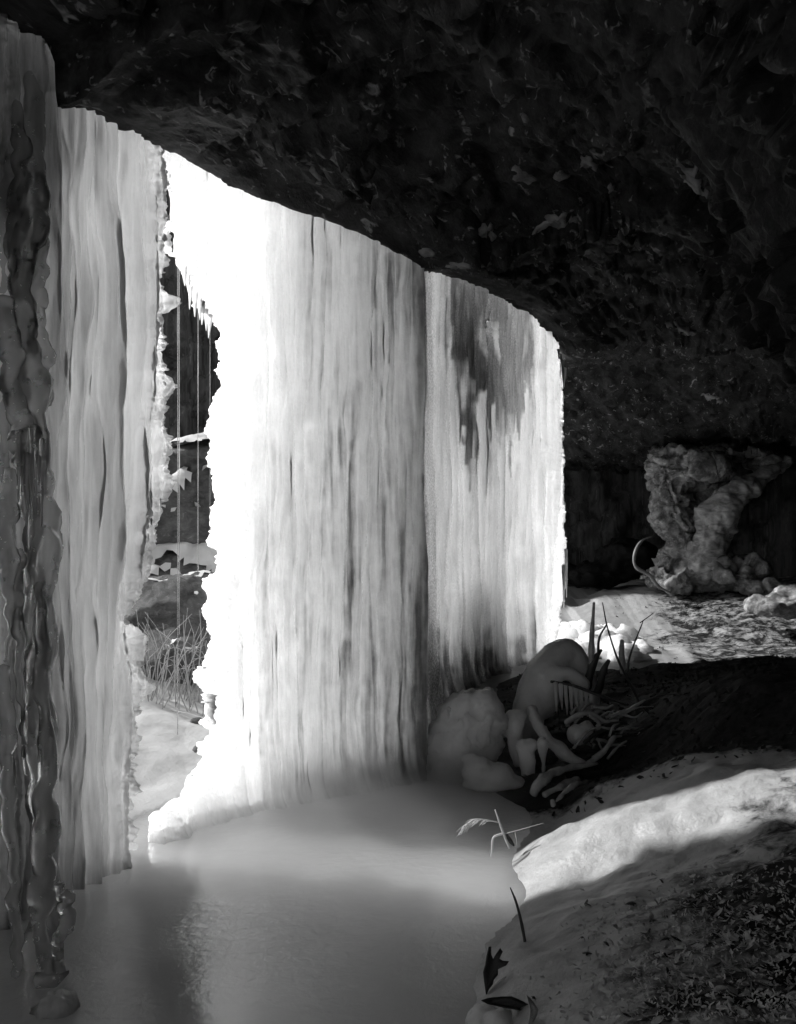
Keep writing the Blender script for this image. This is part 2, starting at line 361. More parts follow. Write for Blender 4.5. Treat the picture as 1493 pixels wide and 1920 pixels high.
dsp = amp * (0.04 * q1 + 0.075 * h1 + 0.045 * h2 * ss(-0.2, 0.5, q1) + 0.014 * h3 * ss(-0.3, 0.4, q2) + 0.03 * stair - 0.05 * np.exp(-j1 / 0.05) - 0.02 * q3)
dsp += 0.006 * fbm(S * 25, (W + Z) * 40, 0, 2, 14) * ss(-0.1, 0.2, W)
W2 = W - nw * dsp * -1; Z2 = Z + nzz * dsp
X, Y = sw(S, W2)
V = np.stack([X, Y, Z2], -1).reshape(-1, 3)
om = mesh('rock_overhang', V, grid_faces(*S.shape)); wall_shade = 0.25 * fbm(S * 0.9, (W + Z) * 2.0, 0, 3, 15)
attr(om, 'wall_shade', ss(2.75, 1.9, W - widen(S) * 0.8 + wall_shade))           # shade painted into the back wall's colour, ceiling left paler
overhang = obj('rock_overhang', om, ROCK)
tag(overhang, 'dark layered sandstone ceiling and back wall of the rock shelter', 'rock overhang', kind='structure')
ceil_S, ceil_W, ceil_Z = S, W2, Z2

# end cliff that closes the shelter and turns out into the ravine; wall behind the camera
def cliff_sheet(name, x0, x1, z0, z1, yf, nx, nz_, label, mat, seed):
    xs = np.linspace(x0, x1, nx); zs = np.linspace(z0, z1, nz_)
    Xc, Zc = np.meshgrid(xs, zs, indexing='ij')
    Yc = yf(Xc, Zc) + 0.35 * fbm(Xc * 0.6, Zc * 0.5, 0, 4, seed) + 0.12 * np.abs(fbm(Xc * 2.5, Zc * 3.5, 0, 4, seed + 3))
    o = obj(name, mesh(name, np.stack([Xc, Yc, Zc], -1).reshape(-1, 3), grid_faces(nx, nz_)), mat)
    return tag(o, label, 'cliff', kind='structure')
cliff_sheet('cliff', -14, 11, -1, 11, lambda x, z: 16.4 + 1.3 * np.maximum(0, -4.8 - x) - 0.05 * z, 260, 150, 'dark streaked cliff closing the far end of the ravine', CLIFF, 31)

# ------------------------------------------------------------------ ground
POOL_S = np.array([-9, -3, -1.3, -0.24, 0.3, 0.69, 1.0, 2.0, 4.0, 7.0, 8.0, 14.0]); POOL_W = np.array([2.3, 2.0, 1.80, 1.58, 1.48, 1.38, 1.05, 0.62, 0.25, -0.05, -0.6, -0.8])
def pool_w(s): return np.interp(s, POOL_S, POOL_W) + 0.05 * noise(s * 2.3, s * 0 + 4.0, 0, 3) + 0.015 * noise(s * 8.0, s * 0 + 2.0, 0, 4) + 0.006 * noise(s * 27.0, s * 0 + 2.0, 0, 5)
def ground_z(x, y, detail=True):
    s, w = to_sw(x, y)
    e = w - pool_w(s)
    k = 0.42 - 0.26 * ss(0.8, 3.6, s)
    inn = np.where(e > 0, k * e - 0.10 * k * np.maximum(0, e - 1.2) ** 2, np.maximum(-0.7, e * 1.5))
    inn = np.where(e > 0, np.minimum(inn, 1.0) * (1 - ss(0.6, 1.0, s) * ss(3.0, 2.2, s) * ss(1.5, 0.5, e) * 0.75), inn)
    inn = np.where(e > 0, inn * (1 - 0.9 * ss(3.8, 5.8, s)) - 0.06 * ss(4.2, 5.8, s), inn) + 0.36 * ss(7.6, 9.8, s) * ss(0, 0.6, e)
    outd = -w - 0.28
    out = 0.26 * outd - 0.012 * np.maximum(0, outd - 3) ** 2
    out = np.where(outd > 9, 0.26 * 9 - 0.012 * 36 - 0.03 * (outd - 9), out)
    out = np.where(outd > 40, 0.978 + 0.02 * (outd - 40), out)
    out = out + 0.10 * fbm(x * 0.8, y * 0.8, 0, 3, 51) * ss(0.2, 2.0, outd)
    z = np.where(outd > 0, np.maximum(out, inn * 0 - 0.3), np.where(e > 0, inn, np.where(w < 0.1, np.maximum(inn, -0.7), inn)))
    if detail:
        d = ss(0.0, 0.15, e) + ss(0, 0.3, outd)
        z = z + d * (0.05 * fbm(x * 1.7, y * 1.7, 0, 4, 61) + (0.012 * fbm(x * 5 + y * 3, y * 9, 0, 4, 62) + 0.004 * fbm(x * 24, y * 24, 0, 2, 63)) * ss(0, 0.3, e))
    return z
def axis(c0, c1, fine, far, k=1.16):
    a = list(np.arange(c0, c1, fine)); st = fine; p = c0; lo = []
    while p > -far: st *= k; p -= st; lo.append(p)
    st = fine; p = a[-1]; hi = []
    while p < far: st *= k; p += st; hi.append(p)
    return np.array(lo[::-1] + a + hi)
gx = axis(-3.4, 5.2, 0.022, 260); gy = axis(2.4, 9.0, 0.020, 260)
GX, GY = np.meshgrid(gx, gy, indexing='ij')
GZ = ground_z(GX, GY)
gm = mesh('ground', np.stack([GX, GY, GZ], -1).reshape(-1, 3), grid_faces(*GX.shape, flip=True))
gs, gw = to_sw(GX, GY); ge = gw - pool_w(gs)
attr(gm, 'snow', ss(-0.15, -0.45, gw + 0.15 * fbm(GX * 2, GY * 2, 0, 3, 71)) * (1 - 0.0 * gs))
film = 1.12 - 1.1 * ss(0.15, 1.35, ge - 0.55 * ss(-0.9, 0.3, gs) + 0.25 * fbm(GX * 1.5, GY * 1.5, 0, 3, 72))
film = film - 1.5 * ss(0.40, 0.80, gs) * ss(5.6, 4.6, gs) + 0.35 * ss(5.0, 6.5, gs)
attr(gm, 'film', film)
ground = obj('ground', gm, GROUND)
tag(ground, 'bank of frozen soil and ice film with snow outside', 'ground', kind='structure')

def gz(x, y):                                    # ground height by interpolation in the built sheet
    i = min(max(int(np.searchsorted(gx, x)) - 1, 0), len(gx) - 2); j = min(max(int(np.searchsorted(gy, y)) - 1, 0), len(gy) - 2)
    u = (x - gx[i]) / (gx[i + 1] - gx[i]); v = (y - gy[j]) / (gy[j + 1] - gy[j])
    return float((GZ[i, j] * (1 - u) + GZ[i + 1, j] * u) * (1 - v) + (GZ[i, j + 1] * (1 - u) + GZ[i + 1, j + 1] * u) * v)

# the frozen pool
xs = np.arange(-2.2, 3.2, 0.04); ys = np.arange(0.4, 12.2, 0.04)
PX, PY = np.meshgrid(xs, ys, indexing='ij')
ps, pw_ = to_sw(PX, PY)
keep = (pw_ > -0.55) & (pw_ - pool_w(ps) < 0.22)
PZ = 0.004 + 0.003 * fbm(PX * 1.5, PY * 1.5, 0, 3, 81)
def masked_sheet(P3, keep, thick):
    n, m = keep.shape
    f = grid_faces(n, m, flip=True); f = f[keep.ravel()[f].all(1)]
    used = np.unique(f); mp = -np.ones(n * m, int); mp[used] = np.arange(len(used))
    v = P3.reshape(-1, 3)[used]; f = mp[f]
    return v, f
def close_sheet(vf, vb, f):
    """front and back copies of one masked sheet, joined along the border"""
    k = len(vf)
    e = np.concatenate([f[:, [0, 1]], f[:, [1, 2]], f[:, [2, 3]], f[:, [3, 0]]])
    key = np.sort(e, 1); key = key[:, 0] * k + key[:, 1]
    u, idx, cnt = np.unique(key, return_index=True, return_counts=True)
    b = e[idx[cnt == 1]]
    side = np.stack([b[:, 1], b[:, 0], b[:, 0] + k, b[:, 1] + k], 1)
    return np.vstack([vf, vb]), np.vstack([f, f[:, ::-1] + k, side])
v, f = masked_sheet(np.stack([PX, PY, PZ], -1), keep, 0.2)
v2 = v.copy(); v2[:, 2] = -0.5
V, Fq = close_sheet(v, v2, f)
pool = obj('frozen_pool', mesh('frozen_pool', V, Fq), POOL)
tag(pool, 'smooth grey frozen pool at the foot of the ice', 'pool', kind='structure')

# ------------------------------------------------------------------ ice curtains
def ice_sheet(name, x0, x1, ytop, field, thick, relief, step, parent, mat, seed, taper=38.0, flare=0.03, stain_shade=None, wobble=0.012):
    xs = np.arange(x0, x1 + step, step)
    d = plan_d(xs)
    ybot = HY + (CH + 0.10) * F / d
    top = np.interp(xs, LIP[:, 0], LIP[:, 1]) - ytop
    nrow = int((ybot - top).max() / step)
    b = np.linspace(0, 1, nrow)
    XX = np.repeat(xs[:, None], nrow, 1); YY = top[:, None] + (ybot - top)[:, None] * b[None, :]
    D = plan_d(XX); SS, WB = to_sw((XX - CX) / F * D, D); ZZ = CH + (HY - YY) * D / F
    fld = field(XX, YY)
    keep = fld > 0
    tp = np.sqrt(np.clip(fld / taper, 0.0, 1.0))
    # upright ribs with creases between them, warped a little
    ax, ay = (xs - CX) / F * plan_d(xs), plan_d(xs)
    arc = np.concatenate([[0], np.cumsum(np.hypot(np.diff(ax), np.diff(ay)))])[:, None] + 0 * XX
    wob = wobble * fbm(arc * 1.5, ZZ * 1.3, 0, 3, seed + 1)
    q = arc + wob
    b1 = np.abs(fbm(q * 3.2, ZZ * 0.22, 0, 2, seed + 2)); b2 = np.abs(noise(q * 11.0, ZZ * 0.55, 0, seed + 3)); b3 = np.abs(noise(q * 27.0, ZZ * 1.3, 0, seed + 4))
    pl = q * 4.2 + 0.9 * noise(q * 1.7, ZZ * 0.35, 0, seed + 11); saw = (lambda t: t ** 1.6 * ss(1.0, 0.86, t))(pl - np.floor(pl)) * (0.5 + 0.8 * noise(np.floor(pl) * 3.1, ZZ * 0.5, 0, seed + 12))
    pl2 = q * 13.0 + 0.9 * noise(q * 5.0, ZZ * 0.8, 0, seed + 13); saw2 = (lambda t: t ** 1.6 * ss(1.0, 0.82, t))(pl2 - np.floor(pl2)) * (0.3 + noise(np.floor(pl2) * 3.1, ZZ * 1.1, 0, seed + 14))
    b4 = fbm(q * 55.0, ZZ * 3.0, 0, 2, seed + 5); pop = np.abs(fbm(SS * 26, ZZ * 26, 0, 2, seed + 6))
    front = relief * (0.045 * b1 + 0.035 * b2 + 0.026 * b3 + 0.008 * b4 + 0.012 * fbm(q * 9.0, ZZ * 3.0, 0, 3, seed + 9) + 0.012 * saw)
    front += 0.03 * pop * np.exp(-np.clip(fld, 0, None) / 30.0)                   # popcorn frost along the free edge
    front += flare * (np.exp(-np.clip(ZZ, 0, None) / 0.2) * (0.7 + 0.3 * b1) + 1.2 * np.exp(-np.clip(ZZ, 0, None) / 0.05))
    T = thick(XX, YY) * np.clip(0.55 + 0.6 * np.abs(fbm(q * 5.0, ZZ * 0.4, 0, 2, seed + 7)) + 0.55 * np.abs(noise(q * 16.0, ZZ * 0.7, 0, seed + 8)) + 0.25 * fbm(q * 9.0, ZZ * 3.0, 0, 3, seed + 9) + 0.3 * saw + 0.3 * saw2 + 0.35 * b3 + 0.15 * b4, 0.3, 3)
    fo = front * (0.35 + 0.65 * tp) + 0.03 * (tp - 1); bo = -T * tp - 0.004
    fx, fy = sw(SS, WB + fo); bx, by = sw(SS, WB + bo)
    pf = np.stack([fx, fy, ZZ], -1); pb = np.stack([bx, by, ZZ], -1)
    n, m = keep.shape
    fc = grid_faces(n, m, flip=True); fc = fc[keep.ravel()[fc].all(1)]
    used = np.unique(fc); mp = -np.ones(n * m, int); mp[used] = np.arange(len(used)); fc = mp[fc]
    V, Q = close_sheet(pf.reshape(-1, 3)[used], pb.reshape(-1, 3)[used], fc)
    if parent is not None: V = V - np.array(parent.location)
    me = mesh(name, V, Q)
    st = (stain_shade(XX, YY) if stain_shade is not None else 0 * XX).ravel()[used]
    if len(me.vertices) == 2 * len(st): attr(me, 'stain_shade', np.concatenate([st, st]))
    return obj(name, me, mat, parent)

def curve(tab):
    t = np.array(tab, float); return lambda y: np.interp(y, t[:, 1], t[:, 0])
L_main = curve([(300, 200), (298, 300), (302, 380), (306, 470), (338, 484), (352, 520), (372, 570), (396, 598), (410, 625), (415, 660), (411, 735), (393, 768), (400, 850), (405, 900),
                (400, 960), (405, 1060), (390, 1100), (394, 1160), (400, 1200), (370, 1260), (386, 1300), (390, 1360), (385, 1430), (345, 1490), (292, 1535), (280, 1600)])
R_main = curve([(1046, 500), (1052, 660), (1058, 700), (1058, 850), (1062, 950), (1060, 1100), (1054, 1150), (1046, 1200), (1040, 1300)])
R_left = curve([(300, 200), (303, 300), (304, 400), (308, 470), (300, 530), (322, 555), (334, 572), (300, 590), (306, 620), (298, 660), (302, 700), (322, 725), (300, 745), (304, 790), (316, 850), (306, 880),
                (320, 905), (300, 945), (288, 985), (282, 1040), (266, 1100), (244, 1160), (272, 1195), (262, 1230), (268, 1262), (282, 1285), (256, 1320), (250, 1400), (247, 1480), (246, 1560), (240, 1700)])
def rag(x, y, seed, a=1.0):
    return a * (9 * fbm(x / 26.0, y / 26.0, 0, 3, seed) + 5 * np.abs(fbm(x / 7.0, y / 7.0, 0, 2, seed + 1)))
SLOTS = [(322, 385, 5, 34), (316, 372, 5, 18), (352, 428, 3.5, 16), (327, 450, 5, 18), (912, 606, 3.5, 11), (921, 594, 2.5, 8), (398, 1330, 3, 26), (397, 1372, 3, 6)]
def f_main(x, y):
    a = x - L_main(y) + rag(x, y, 201); b = R_main(y) - x + rag(x, y, 211, 0.3)
    f = np.minimum(a, b)
    for (sx, sy, rx, ry) in SLOTS:
        r = np.sqrt(((x - sx) / rx) ** 2 + ((y - sy) / ry) ** 2) + 0.35 * fbm(x / 8.0, y / 11.0, 0, 2, 221)
        f = np.minimum(f, (r - 1) * rx * 2)
    return f
def f_left(x, y):
    a = R_left(y) - x + rag(x, y, 231); b = x + 40 - 0 * y
    return np.minimum(a, b)
def gauss(x, y, cx, cy, rx, ry): return np.exp(-((x - cx) / rx) ** 2 - ((y - cy) / ry) ** 2)
def t_main(x, y):
    t = np.interp(x, [300, 420, 500, 560, 640, 720, 780, 800, 860, 940, 1000, 1058], [0.05, 0.05, 0.10, 0.22, 0.32, 0.40, 0.5, 0.28, 0.22, 0.24, 0.14, 0.06])
    t = t + 0.25 * gauss(x, y, 868, 670, 60, 130) + 0.2 * gauss(x, y, 890, 1320, 105, 120)
    return t
def s_main(x, y):                               # grey ice with a jagged, dripping edge, and outside rocks' shade painted at the foot
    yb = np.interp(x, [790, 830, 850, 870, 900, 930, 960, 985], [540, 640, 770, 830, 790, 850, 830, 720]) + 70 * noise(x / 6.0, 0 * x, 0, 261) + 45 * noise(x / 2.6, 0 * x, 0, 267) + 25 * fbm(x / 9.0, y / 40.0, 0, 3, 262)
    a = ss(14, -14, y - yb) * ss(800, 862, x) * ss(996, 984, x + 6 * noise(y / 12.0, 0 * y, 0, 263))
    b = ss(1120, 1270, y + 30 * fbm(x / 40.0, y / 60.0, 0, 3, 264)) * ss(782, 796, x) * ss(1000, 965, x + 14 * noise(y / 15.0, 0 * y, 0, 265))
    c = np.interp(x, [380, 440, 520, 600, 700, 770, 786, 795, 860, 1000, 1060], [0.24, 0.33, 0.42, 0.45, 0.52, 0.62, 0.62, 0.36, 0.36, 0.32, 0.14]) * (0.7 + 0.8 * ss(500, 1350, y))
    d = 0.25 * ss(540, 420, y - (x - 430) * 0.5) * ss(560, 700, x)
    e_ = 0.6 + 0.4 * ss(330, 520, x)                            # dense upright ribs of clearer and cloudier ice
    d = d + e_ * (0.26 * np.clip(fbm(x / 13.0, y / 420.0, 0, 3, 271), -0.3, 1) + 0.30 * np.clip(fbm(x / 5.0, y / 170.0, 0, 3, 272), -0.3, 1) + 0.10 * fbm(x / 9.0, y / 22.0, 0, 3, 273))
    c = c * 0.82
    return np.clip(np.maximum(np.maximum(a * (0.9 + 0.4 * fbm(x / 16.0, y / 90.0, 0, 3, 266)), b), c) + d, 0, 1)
def s_left(x, y):  # shade painted in: darker towards the left edge, top and foot, plus streaks
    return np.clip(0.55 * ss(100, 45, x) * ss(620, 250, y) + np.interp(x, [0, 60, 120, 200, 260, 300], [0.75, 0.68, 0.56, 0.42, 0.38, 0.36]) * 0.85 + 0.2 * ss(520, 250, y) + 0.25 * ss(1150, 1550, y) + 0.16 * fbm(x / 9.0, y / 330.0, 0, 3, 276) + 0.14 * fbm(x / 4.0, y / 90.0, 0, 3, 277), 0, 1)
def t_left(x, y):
    return np.interp(x, [-40, 60, 150, 230, 300], [0.5, 0.45, 0.35, 0.25, 0.12])
mainc = empty('ice_curtain', (*sw(2.5, 0), 0), 'tall bright translucent ice curtain hanging from the rock lip to the pool', 'ice curtain')
ice_sheet('ice_sheet', 290, 1068, 30, f_main, t_main, 0.9, 2.4, mainc, ICE, 300, stain_shade=s_main)
leftc = empty('ice_curtain', (*sw(-0.6, 0), 0), 'grey ribbed ice curtain at the left edge, in front of the gap', 'ice curtain')
ice_sheet('ice_sheet', -40, 345, 30, f_left, t_left, 1.3, 2.4, leftc, ICE_L, 400, stain_shade=s_left, flare=0.0)

# free icicles and strands: each one a part of its curtain
def tri_icicle(parent, px, y0, y1, d, r, mat, bend=0.0, seed=0, name='icicle', tip=0.15, nz=0.25):
    pts = [at(px, y0, d), at(px + bend * 0.3, y0 + (y1 - y0) * 0.4, d), at(px + bend, y1, d)]
    return tube(name, pts, [r, r * 0.8, r * tip], 16, 8, nz, 14.0, seed, mat, parent)
COLS = [  # path in the photo, depth top to bottom, radii
    ([(58, 70), (60, 250), (52, 420), (44, 560), (58, 700), (74, 850), (84, 1000), (80, 1200), (76, 1400), (84, 1600), (92, 1860)], (3.72, 3.30), [0.035, 0.04, 0.055, 0.045, 0.05, 0.045, 0.055, 0.045, 0.05, 0.04, 0.06]),
    ([(4, 560), (22, 680), (36, 780), (58, 860), (60, 1000), (62, 1250), (56, 1450)], (3.55, 3.40), [0.03, 0.045, 0.04, 0.05, 0.035, 0.03, 0.02]),
    ([(6, 1250), (14, 1400), (20, 1550), (28, 1700), (34, 1830)], (3.25, 3.18), [0.02, 0.03, 0.028, 0.024, 0.014]),
    ([(74, 1060), (80, 1200), (86, 1400), (86, 1600), (80, 1750), (100, 1840)], (3.42, 3.15), [0.012, 0.022, 0.03, 0.036, 0.03, 0.045]),
    ([(22, 60), (18, 300), (10, 600), (6, 900)], (3.75, 3.6), [0.06, 0.07, 0.06, 0.03]),
    ([(112, 1655), (124, 1700), (112, 1770), (97, 1830)], (3.2, 3.15), [0.014, 0.026, 0.02, 0.006]),
    ([(20, 880), (16, 1000), (22, 1120), (14, 1240)], (3.42, 3.38), [0.02, 0.035, 0.03, 0.012]),
    ([(70, 330), (76, 460), (70, 560), (80, 660), (92, 760)], (3.68, 3.62), [0.015, 0.03, 0.026, 0.03, 0.01]),
    ([(30, 180), (38, 330), (30, 470), (26, 580)], (3.64, 3.58), [0.02, 0.035, 0.03, 0.012]),
    ([(40, 1030), (36, 1150), (40, 1300), (44, 1420)], (3.4, 3.36), [0.012, 0.02, 0.016, 0.006]),
]
for i, (pp, dd, rr) in enumerate(COLS):
    ds = np.linspace(dd[0], dd[1], len(pp))
    n_ = 150 if len(pp) > 5 else 80                  # knobbly: frozen runs with bulges and necks
    tt = np.linspace(0, len(pp) * 2.2, n_); rk = lerp_list(rr, n_) * (1 + 0.24 * noise(tt * 1.1, 0 * tt, 0, 480 + i) + 0.12 * noise(tt * 3.0, 0 * tt, 0, 490 + i))
    P_ = spline([at(a, b, c) for (a, b), c in zip(pp, ds)], n_); P_[:, 0] += 0.010 * noise(tt * 2.0, 0 * tt, 0, 470 + i)
    V, Q = tube_arrays(P_, rk, 16, 0.30, 13.0, 500 + i)
    obj('icicle', mesh('icicle', V - np.array(leftc.location), Q), ICE_C, leftc)
for i in range(9):                                   # little drips on the knobbly columns
    x = 36 + i * 5.5 + random.uniform(-2, 2); y = 820 + random.uniform(-20, 60)
    tri_icicle(leftc, x, y, y + random.uniform(60, 190), 3.38, random.uniform(0.007, 0.013), ICE_C, random.uniform(-4, 4), 530 + i)
for i, (x, y, h) in enumerate([(288, 930, 50), (294, 925, 62), (299, 920, 48), (283, 945, 40), (303, 600, 22), (300, 560, 40)]):
    tri_icicle(leftc, x, y, y + h, line_d(x) - 0.05, 0.011, ICE_L, random.uniform(-3, 3), 550 + i)
for i, (x, y, h) in enumerate([(358, 535, 45), (366, 548, 46), (374, 560, 40), (381, 565, 44), (387, 580, 40), (394, 590, 44), (346, 500, 36), (352, 515, 34), (1050, 664, 46), (1055, 676, 50), (1059, 690, 36), (1046, 655, 30), (1062, 1030, 90), (1057, 1060, 80)]):
    tri_icicle(mainc, x, y, y + h, float(plan_d(min(x, 1060))) - 0.05, 0.012 * (1 if x < 500 else 1.6), ICE, random.uniform(-3, 3), 570 + i)

# ------------------------------------------------------------------ rock buttress left of the ice, mostly out of frame, shaped to block light
sv2 = np.linspace(-4.5, -1.13, 120); zv2 = np.linspace(-0.6, 4.2, 110)
S2, Z3 = np.meshgrid(sv2, zv2, indexing='ij')
W3 = -0.62 - 2.2 * ss(-1.68, -1.13, S2) ** 1.5 + 0.22 * fbm(S2 * 1.2, Z3 * 1.5, 0, 5, 91) + 0.10 * np.abs(fbm(S2 * 4, Z3 * 6, 0, 3, 92))
bx_, by_ = sw(S2, W3)
tag(obj('rock_buttress', mesh('rock_buttress', np.stack([bx_, by_, Z3], -1).reshape(-1, 3), grid_faces(*S2.shape)), ROCK),
    'dark rock buttress behind the left ice columns', 'rock', kind='structure')

# ------------------------------------------------------------------ lumps: unions of ellipsoids and tubes, voxel-joined, then roughened
def lump(name, balls, tubes=(), vox=0.015, nz=0.012, nf=9.0, seed=0, mat=None, parent=None, pits=0.0, smooth_it=6, block=0.0, pitf=None, blockf=None):
    bm = bmesh.new()
    for (c, r) in balls:
        rr = r if hasattr(r, '__len__') else (r, r, r)
        bmesh.ops.create_icosphere(bm, subdivisions=3, radius=1.0, matrix=Matrix.Translation(c) @ Matrix.Diagonal((*rr, 1)))
    for (pts, rad) in tubes:
        V, Q = tube_arrays(spline(pts, 24), lerp_list(rad, 24), 12, 0.1, 8.0, seed)
        vv = [bm.verts.new(p) for p in V]
        for q in Q:
            try: bm.faces.new([vv[k] for k in q])
            except ValueError: pass
    bmesh.ops.recalc_face_normals(bm, faces=bm.faces)
    me = bpy.data.meshes.new(name); bm.to_mesh(me); bm.free()
    tmp = bpy.data.objects.new('tmp', me); col.objects.link(tmp)
    md = tmp.modifiers.new('r', 'REMESH'); md.mode = 'VOXEL'; md.voxel_size = vox
    sm = tmp.modifiers.new('s', 'SMOOTH'); sm.iterations = smooth_it; sm.factor = 0.5
    dg = bpy.context.evaluated_depsgraph_get()
    out = bpy.data.meshes.new_from_object(tmp.evaluated_get(dg)); out.name = name
    bpy.data.objects.remove(tmp); bpy.data.meshes.remove(me)
    n = len(out.vertices)
    co = np.empty(n * 3, np.float32); out.vertices.foreach_get('co', co); co = co.reshape(-1, 3).astype(float)
    no = np.empty(n * 3, np.float32); out.vertex_normals.foreach_get('vector', no); no = no.reshape(-1, 3)
    d = nz * fbm(co[:, 0] * nf, co[:, 1] * nf, co[:, 2] * nf, 4, seed)
    if pits:
        f_ = pitf or nf * 0.9
        hh, jj = facets(co[:, 0] * f_ + 0.4 * d / nz, co[:, 1] * f_, co[:, 2] * f_, seed + 20)
        hole = ss(0.02, 0.35, jj) * (hh > -0.1) * (0.4 + 0.6 * np.abs(hh))
        h2_, j2_ = facets(co[:, 0] * f_ * 2.3, co[:, 1] * f_ * 2.3, co[:, 2] * f_ * 2.3, seed + 30)
        d = d - pits * hole - pits * 0.4 * ss(0.02, 0.3, j2_) * (h2_ > 0.1)
    if block:
        bf = blockf or nf * 0.7; hb, jb = facets(co[:, 0] * bf + 2 * d, co[:, 1] * bf, co[:, 2] * bf * 1.5, seed + 40); d = d + block * hb - block * 0.8 * np.exp(-jb / 0.06)
        hb, jb = facets(co[:, 0] * nf * 2.2, co[:, 1] * nf * 2.2, co[:, 2] * nf * 4.0, seed + 45); d = d + block * (0.12 if blockf else 0.3) * hb
    co = co + no * d[:, None]
    if parent is not None: co = co - np.array(parent.location)
    out.vertices.foreach_set('co', co.astype(np.float32).ravel())
    out.polygons.foreach_set('use_smooth', np.ones(len(out.polygons), dtype=bool)); out.update()
    return obj(name, out, mat, parent)

# ice mounds by the pool
o = lump('ice_mound', [(at(880, 1375, 5.65), (0.20, 0.20, 0.24)), (at(852, 1400, 5.6), (0.17, 0.18, 0.2)), (at(905, 1345, 5.62), (0.13, 0.15, 0.15)), (at(838, 1440, 5.6), (0.16, 0.2, 0.14))],
         [([at(876 + k * 13, 1335 + (k % 3) * 8, 5.46), at(878 + k * 13, 1375 + (k % 2) * 22, 5.44)], [0.02, 0.026, 0.012]) for k in range(4)] + [([at(840 + (k * 37) % 80, 1325 + (k * 23) % 70, 5.44), at(841 + (k * 37) % 80, 1352 + (k * 23) % 80, 5.43)], [0.018, 0.024, 0.01]) for k in range(9)], 0.011, 0.022, 14, 601, ICE_M, smooth_it=3)
tag(o, 'large rounded grey ice dome behind the pool edge', 'ice mound', 'ice mounds at the foot of the curtain')
o = lump('ice_mound', [(at(900, 1448, 5.32), (0.10, 0.09, 0.075)), (at(930, 1455, 5.3), (0.10, 0.09, 0.065)), (at(960, 1466, 5.3), (0.07, 0.07, 0.035)), (at(880, 1425, 5.36), (0.05, 0.05, 0.04)), (at(915, 1470, 5.3), (0.14, 0.09, 0.03))],
         [], 0.011, 0.01, 14, 611, ICE_M)
tag(o, 'low knobbly ice lump at the water edge below the dome', 'ice mound', 'ice mounds at the foot of the curtain')
o = lump('ice_mound', [(at(1066, 1232, 6.3), (0.09, 0.12, 0.10)), (at(1015, 1300, 6.1), (0.12, 0.14, 0.16)), (at(990, 1340, 6.0), (0.10, 0.12, 0.18))],
         [([at(985, 1330, 6.0), at(1015, 1265, 6.1), at(1062, 1222, 6.25), at(1092, 1258, 6.25), at(1102, 1330, 6.25)], [0.09, 0.11, 0.085, 0.075, 0.09]),
          ([at(1020, 1280, 6.0), at(1062, 1262, 6.0), at(1100, 1290, 6.0)], [0.075, 0.05, 0.05])], 0.014, 0.006, 6, 621, ICE_M)
tag(o, 'smooth humped ice mound against the curtain foot, shaped like a bent knee', 'ice mound', 'ice mounds at the foot of the curtain')
o = lump('ice_pillar', [(at(968, 1342, 5.62), (0.065, 0.06, 0.035)), (at(965, 1362, 5.58), (0.055, 0.06, 0.06)), (at(945, 1365, 5.6), (0.025, 0.03, 0.05))],
         [([at(968, 1350, 5.6), at(966, 1400, 5.58), at(972, 1440, 5.56), at(974, 1485, 5.56)], [0.055, 0.04, 0.028, 0.034])], 0.009, 0.007, 16, 631, ICE_M)
tag(o, 'flat topped ice knob on a short pillar beside the dome', 'ice pillar', 'ice pillars over roots')
o = lump('ice_pillar', [(at(982, 1400, 5.45), (0.045, 0.05, 0.045)), (at(996, 1396, 5.45), (0.04, 0.05, 0.035))],
         [([at(986, 1400, 5.45), at(990, 1440, 5.42), at(994, 1485, 5.4)], [0.045, 0.04, 0.045])], 0.009, 0.006, 16, 641, ICE_M)
tag(o, 'thick rounded ice pillar standing at the pool edge', 'ice pillar', 'ice pillars over roots')
o = lump('ice_pillar', [(at(1018, 1396, 5.4), (0.034, 0.036, 0.042))], [([at(1018, 1400, 5.4), at(1019, 1430, 5.4), at(1020, 1470, 5.4)], [0.03, 0.011, 0.009])], 0.007, 0.004, 16, 651, ICE_M)
tag(o, 'small ice bulb on a thin stalk beside the thick pillar', 'ice pillar', 'ice pillars over roots')
o = lump('ice_lump', [(at(1082, 1378, 5.7), (0.06, 0.07, 0.06)), (at(1100, 1368, 5.72), (0.04, 0.05, 0.06))], [], 0.01, 0.006, 14, 655, ICE_M)
tag(o, 'rounded grey ice lump held among the branches', 'ice mound')

# ice-glazed roots and branches
def branch(pts, rad, mat, label, group=None, name='branch', seed=0, n=34, seg=9, nz=0.34):
    o = tube(name, pts, rad, n, seg, nz, 18.0, seed, mat)
    return tag(o, label, 'branch', group)
branch([at(998, 1330, 5.7), at(1006, 1352, 5.6), at(1026, 1385, 5.5), at(1060, 1415, 5.5), at(1098, 1434, 5.45)], [0.035, 0.032, 0.036, 0.034, 0.014], ICE_M, 'ice coated root running down from the knee shaped mound', seed=661)
branch([at(1000, 1490, 5.05), at(1015, 1466, 5.05), at(1050, 1444, 5.15), at(1120, 1432, 5.3)], [0.018, 0.028, 0.022, 0.01], GLAZED, 'thick pale bent root reaching into the pool', seed=662)
branch([at(1020, 1492, 5.0), at(1050, 1476, 5.05), at(1085, 1462, 5.15)], [0.014, 0.026, 0.018], GLAZED, 'short thick root under the pale bent root', seed=663)
branch([at(1040, 1516, 4.9), at(1058, 1490, 4.95), at(1078, 1472, 5.0), at(1100, 1466, 5.1)], [0.016, 0.02, 0.018, 0.01], GLAZED, 'forked root stub nearest the sunlit bank, upper arm', 'forked root stub', seed=664)
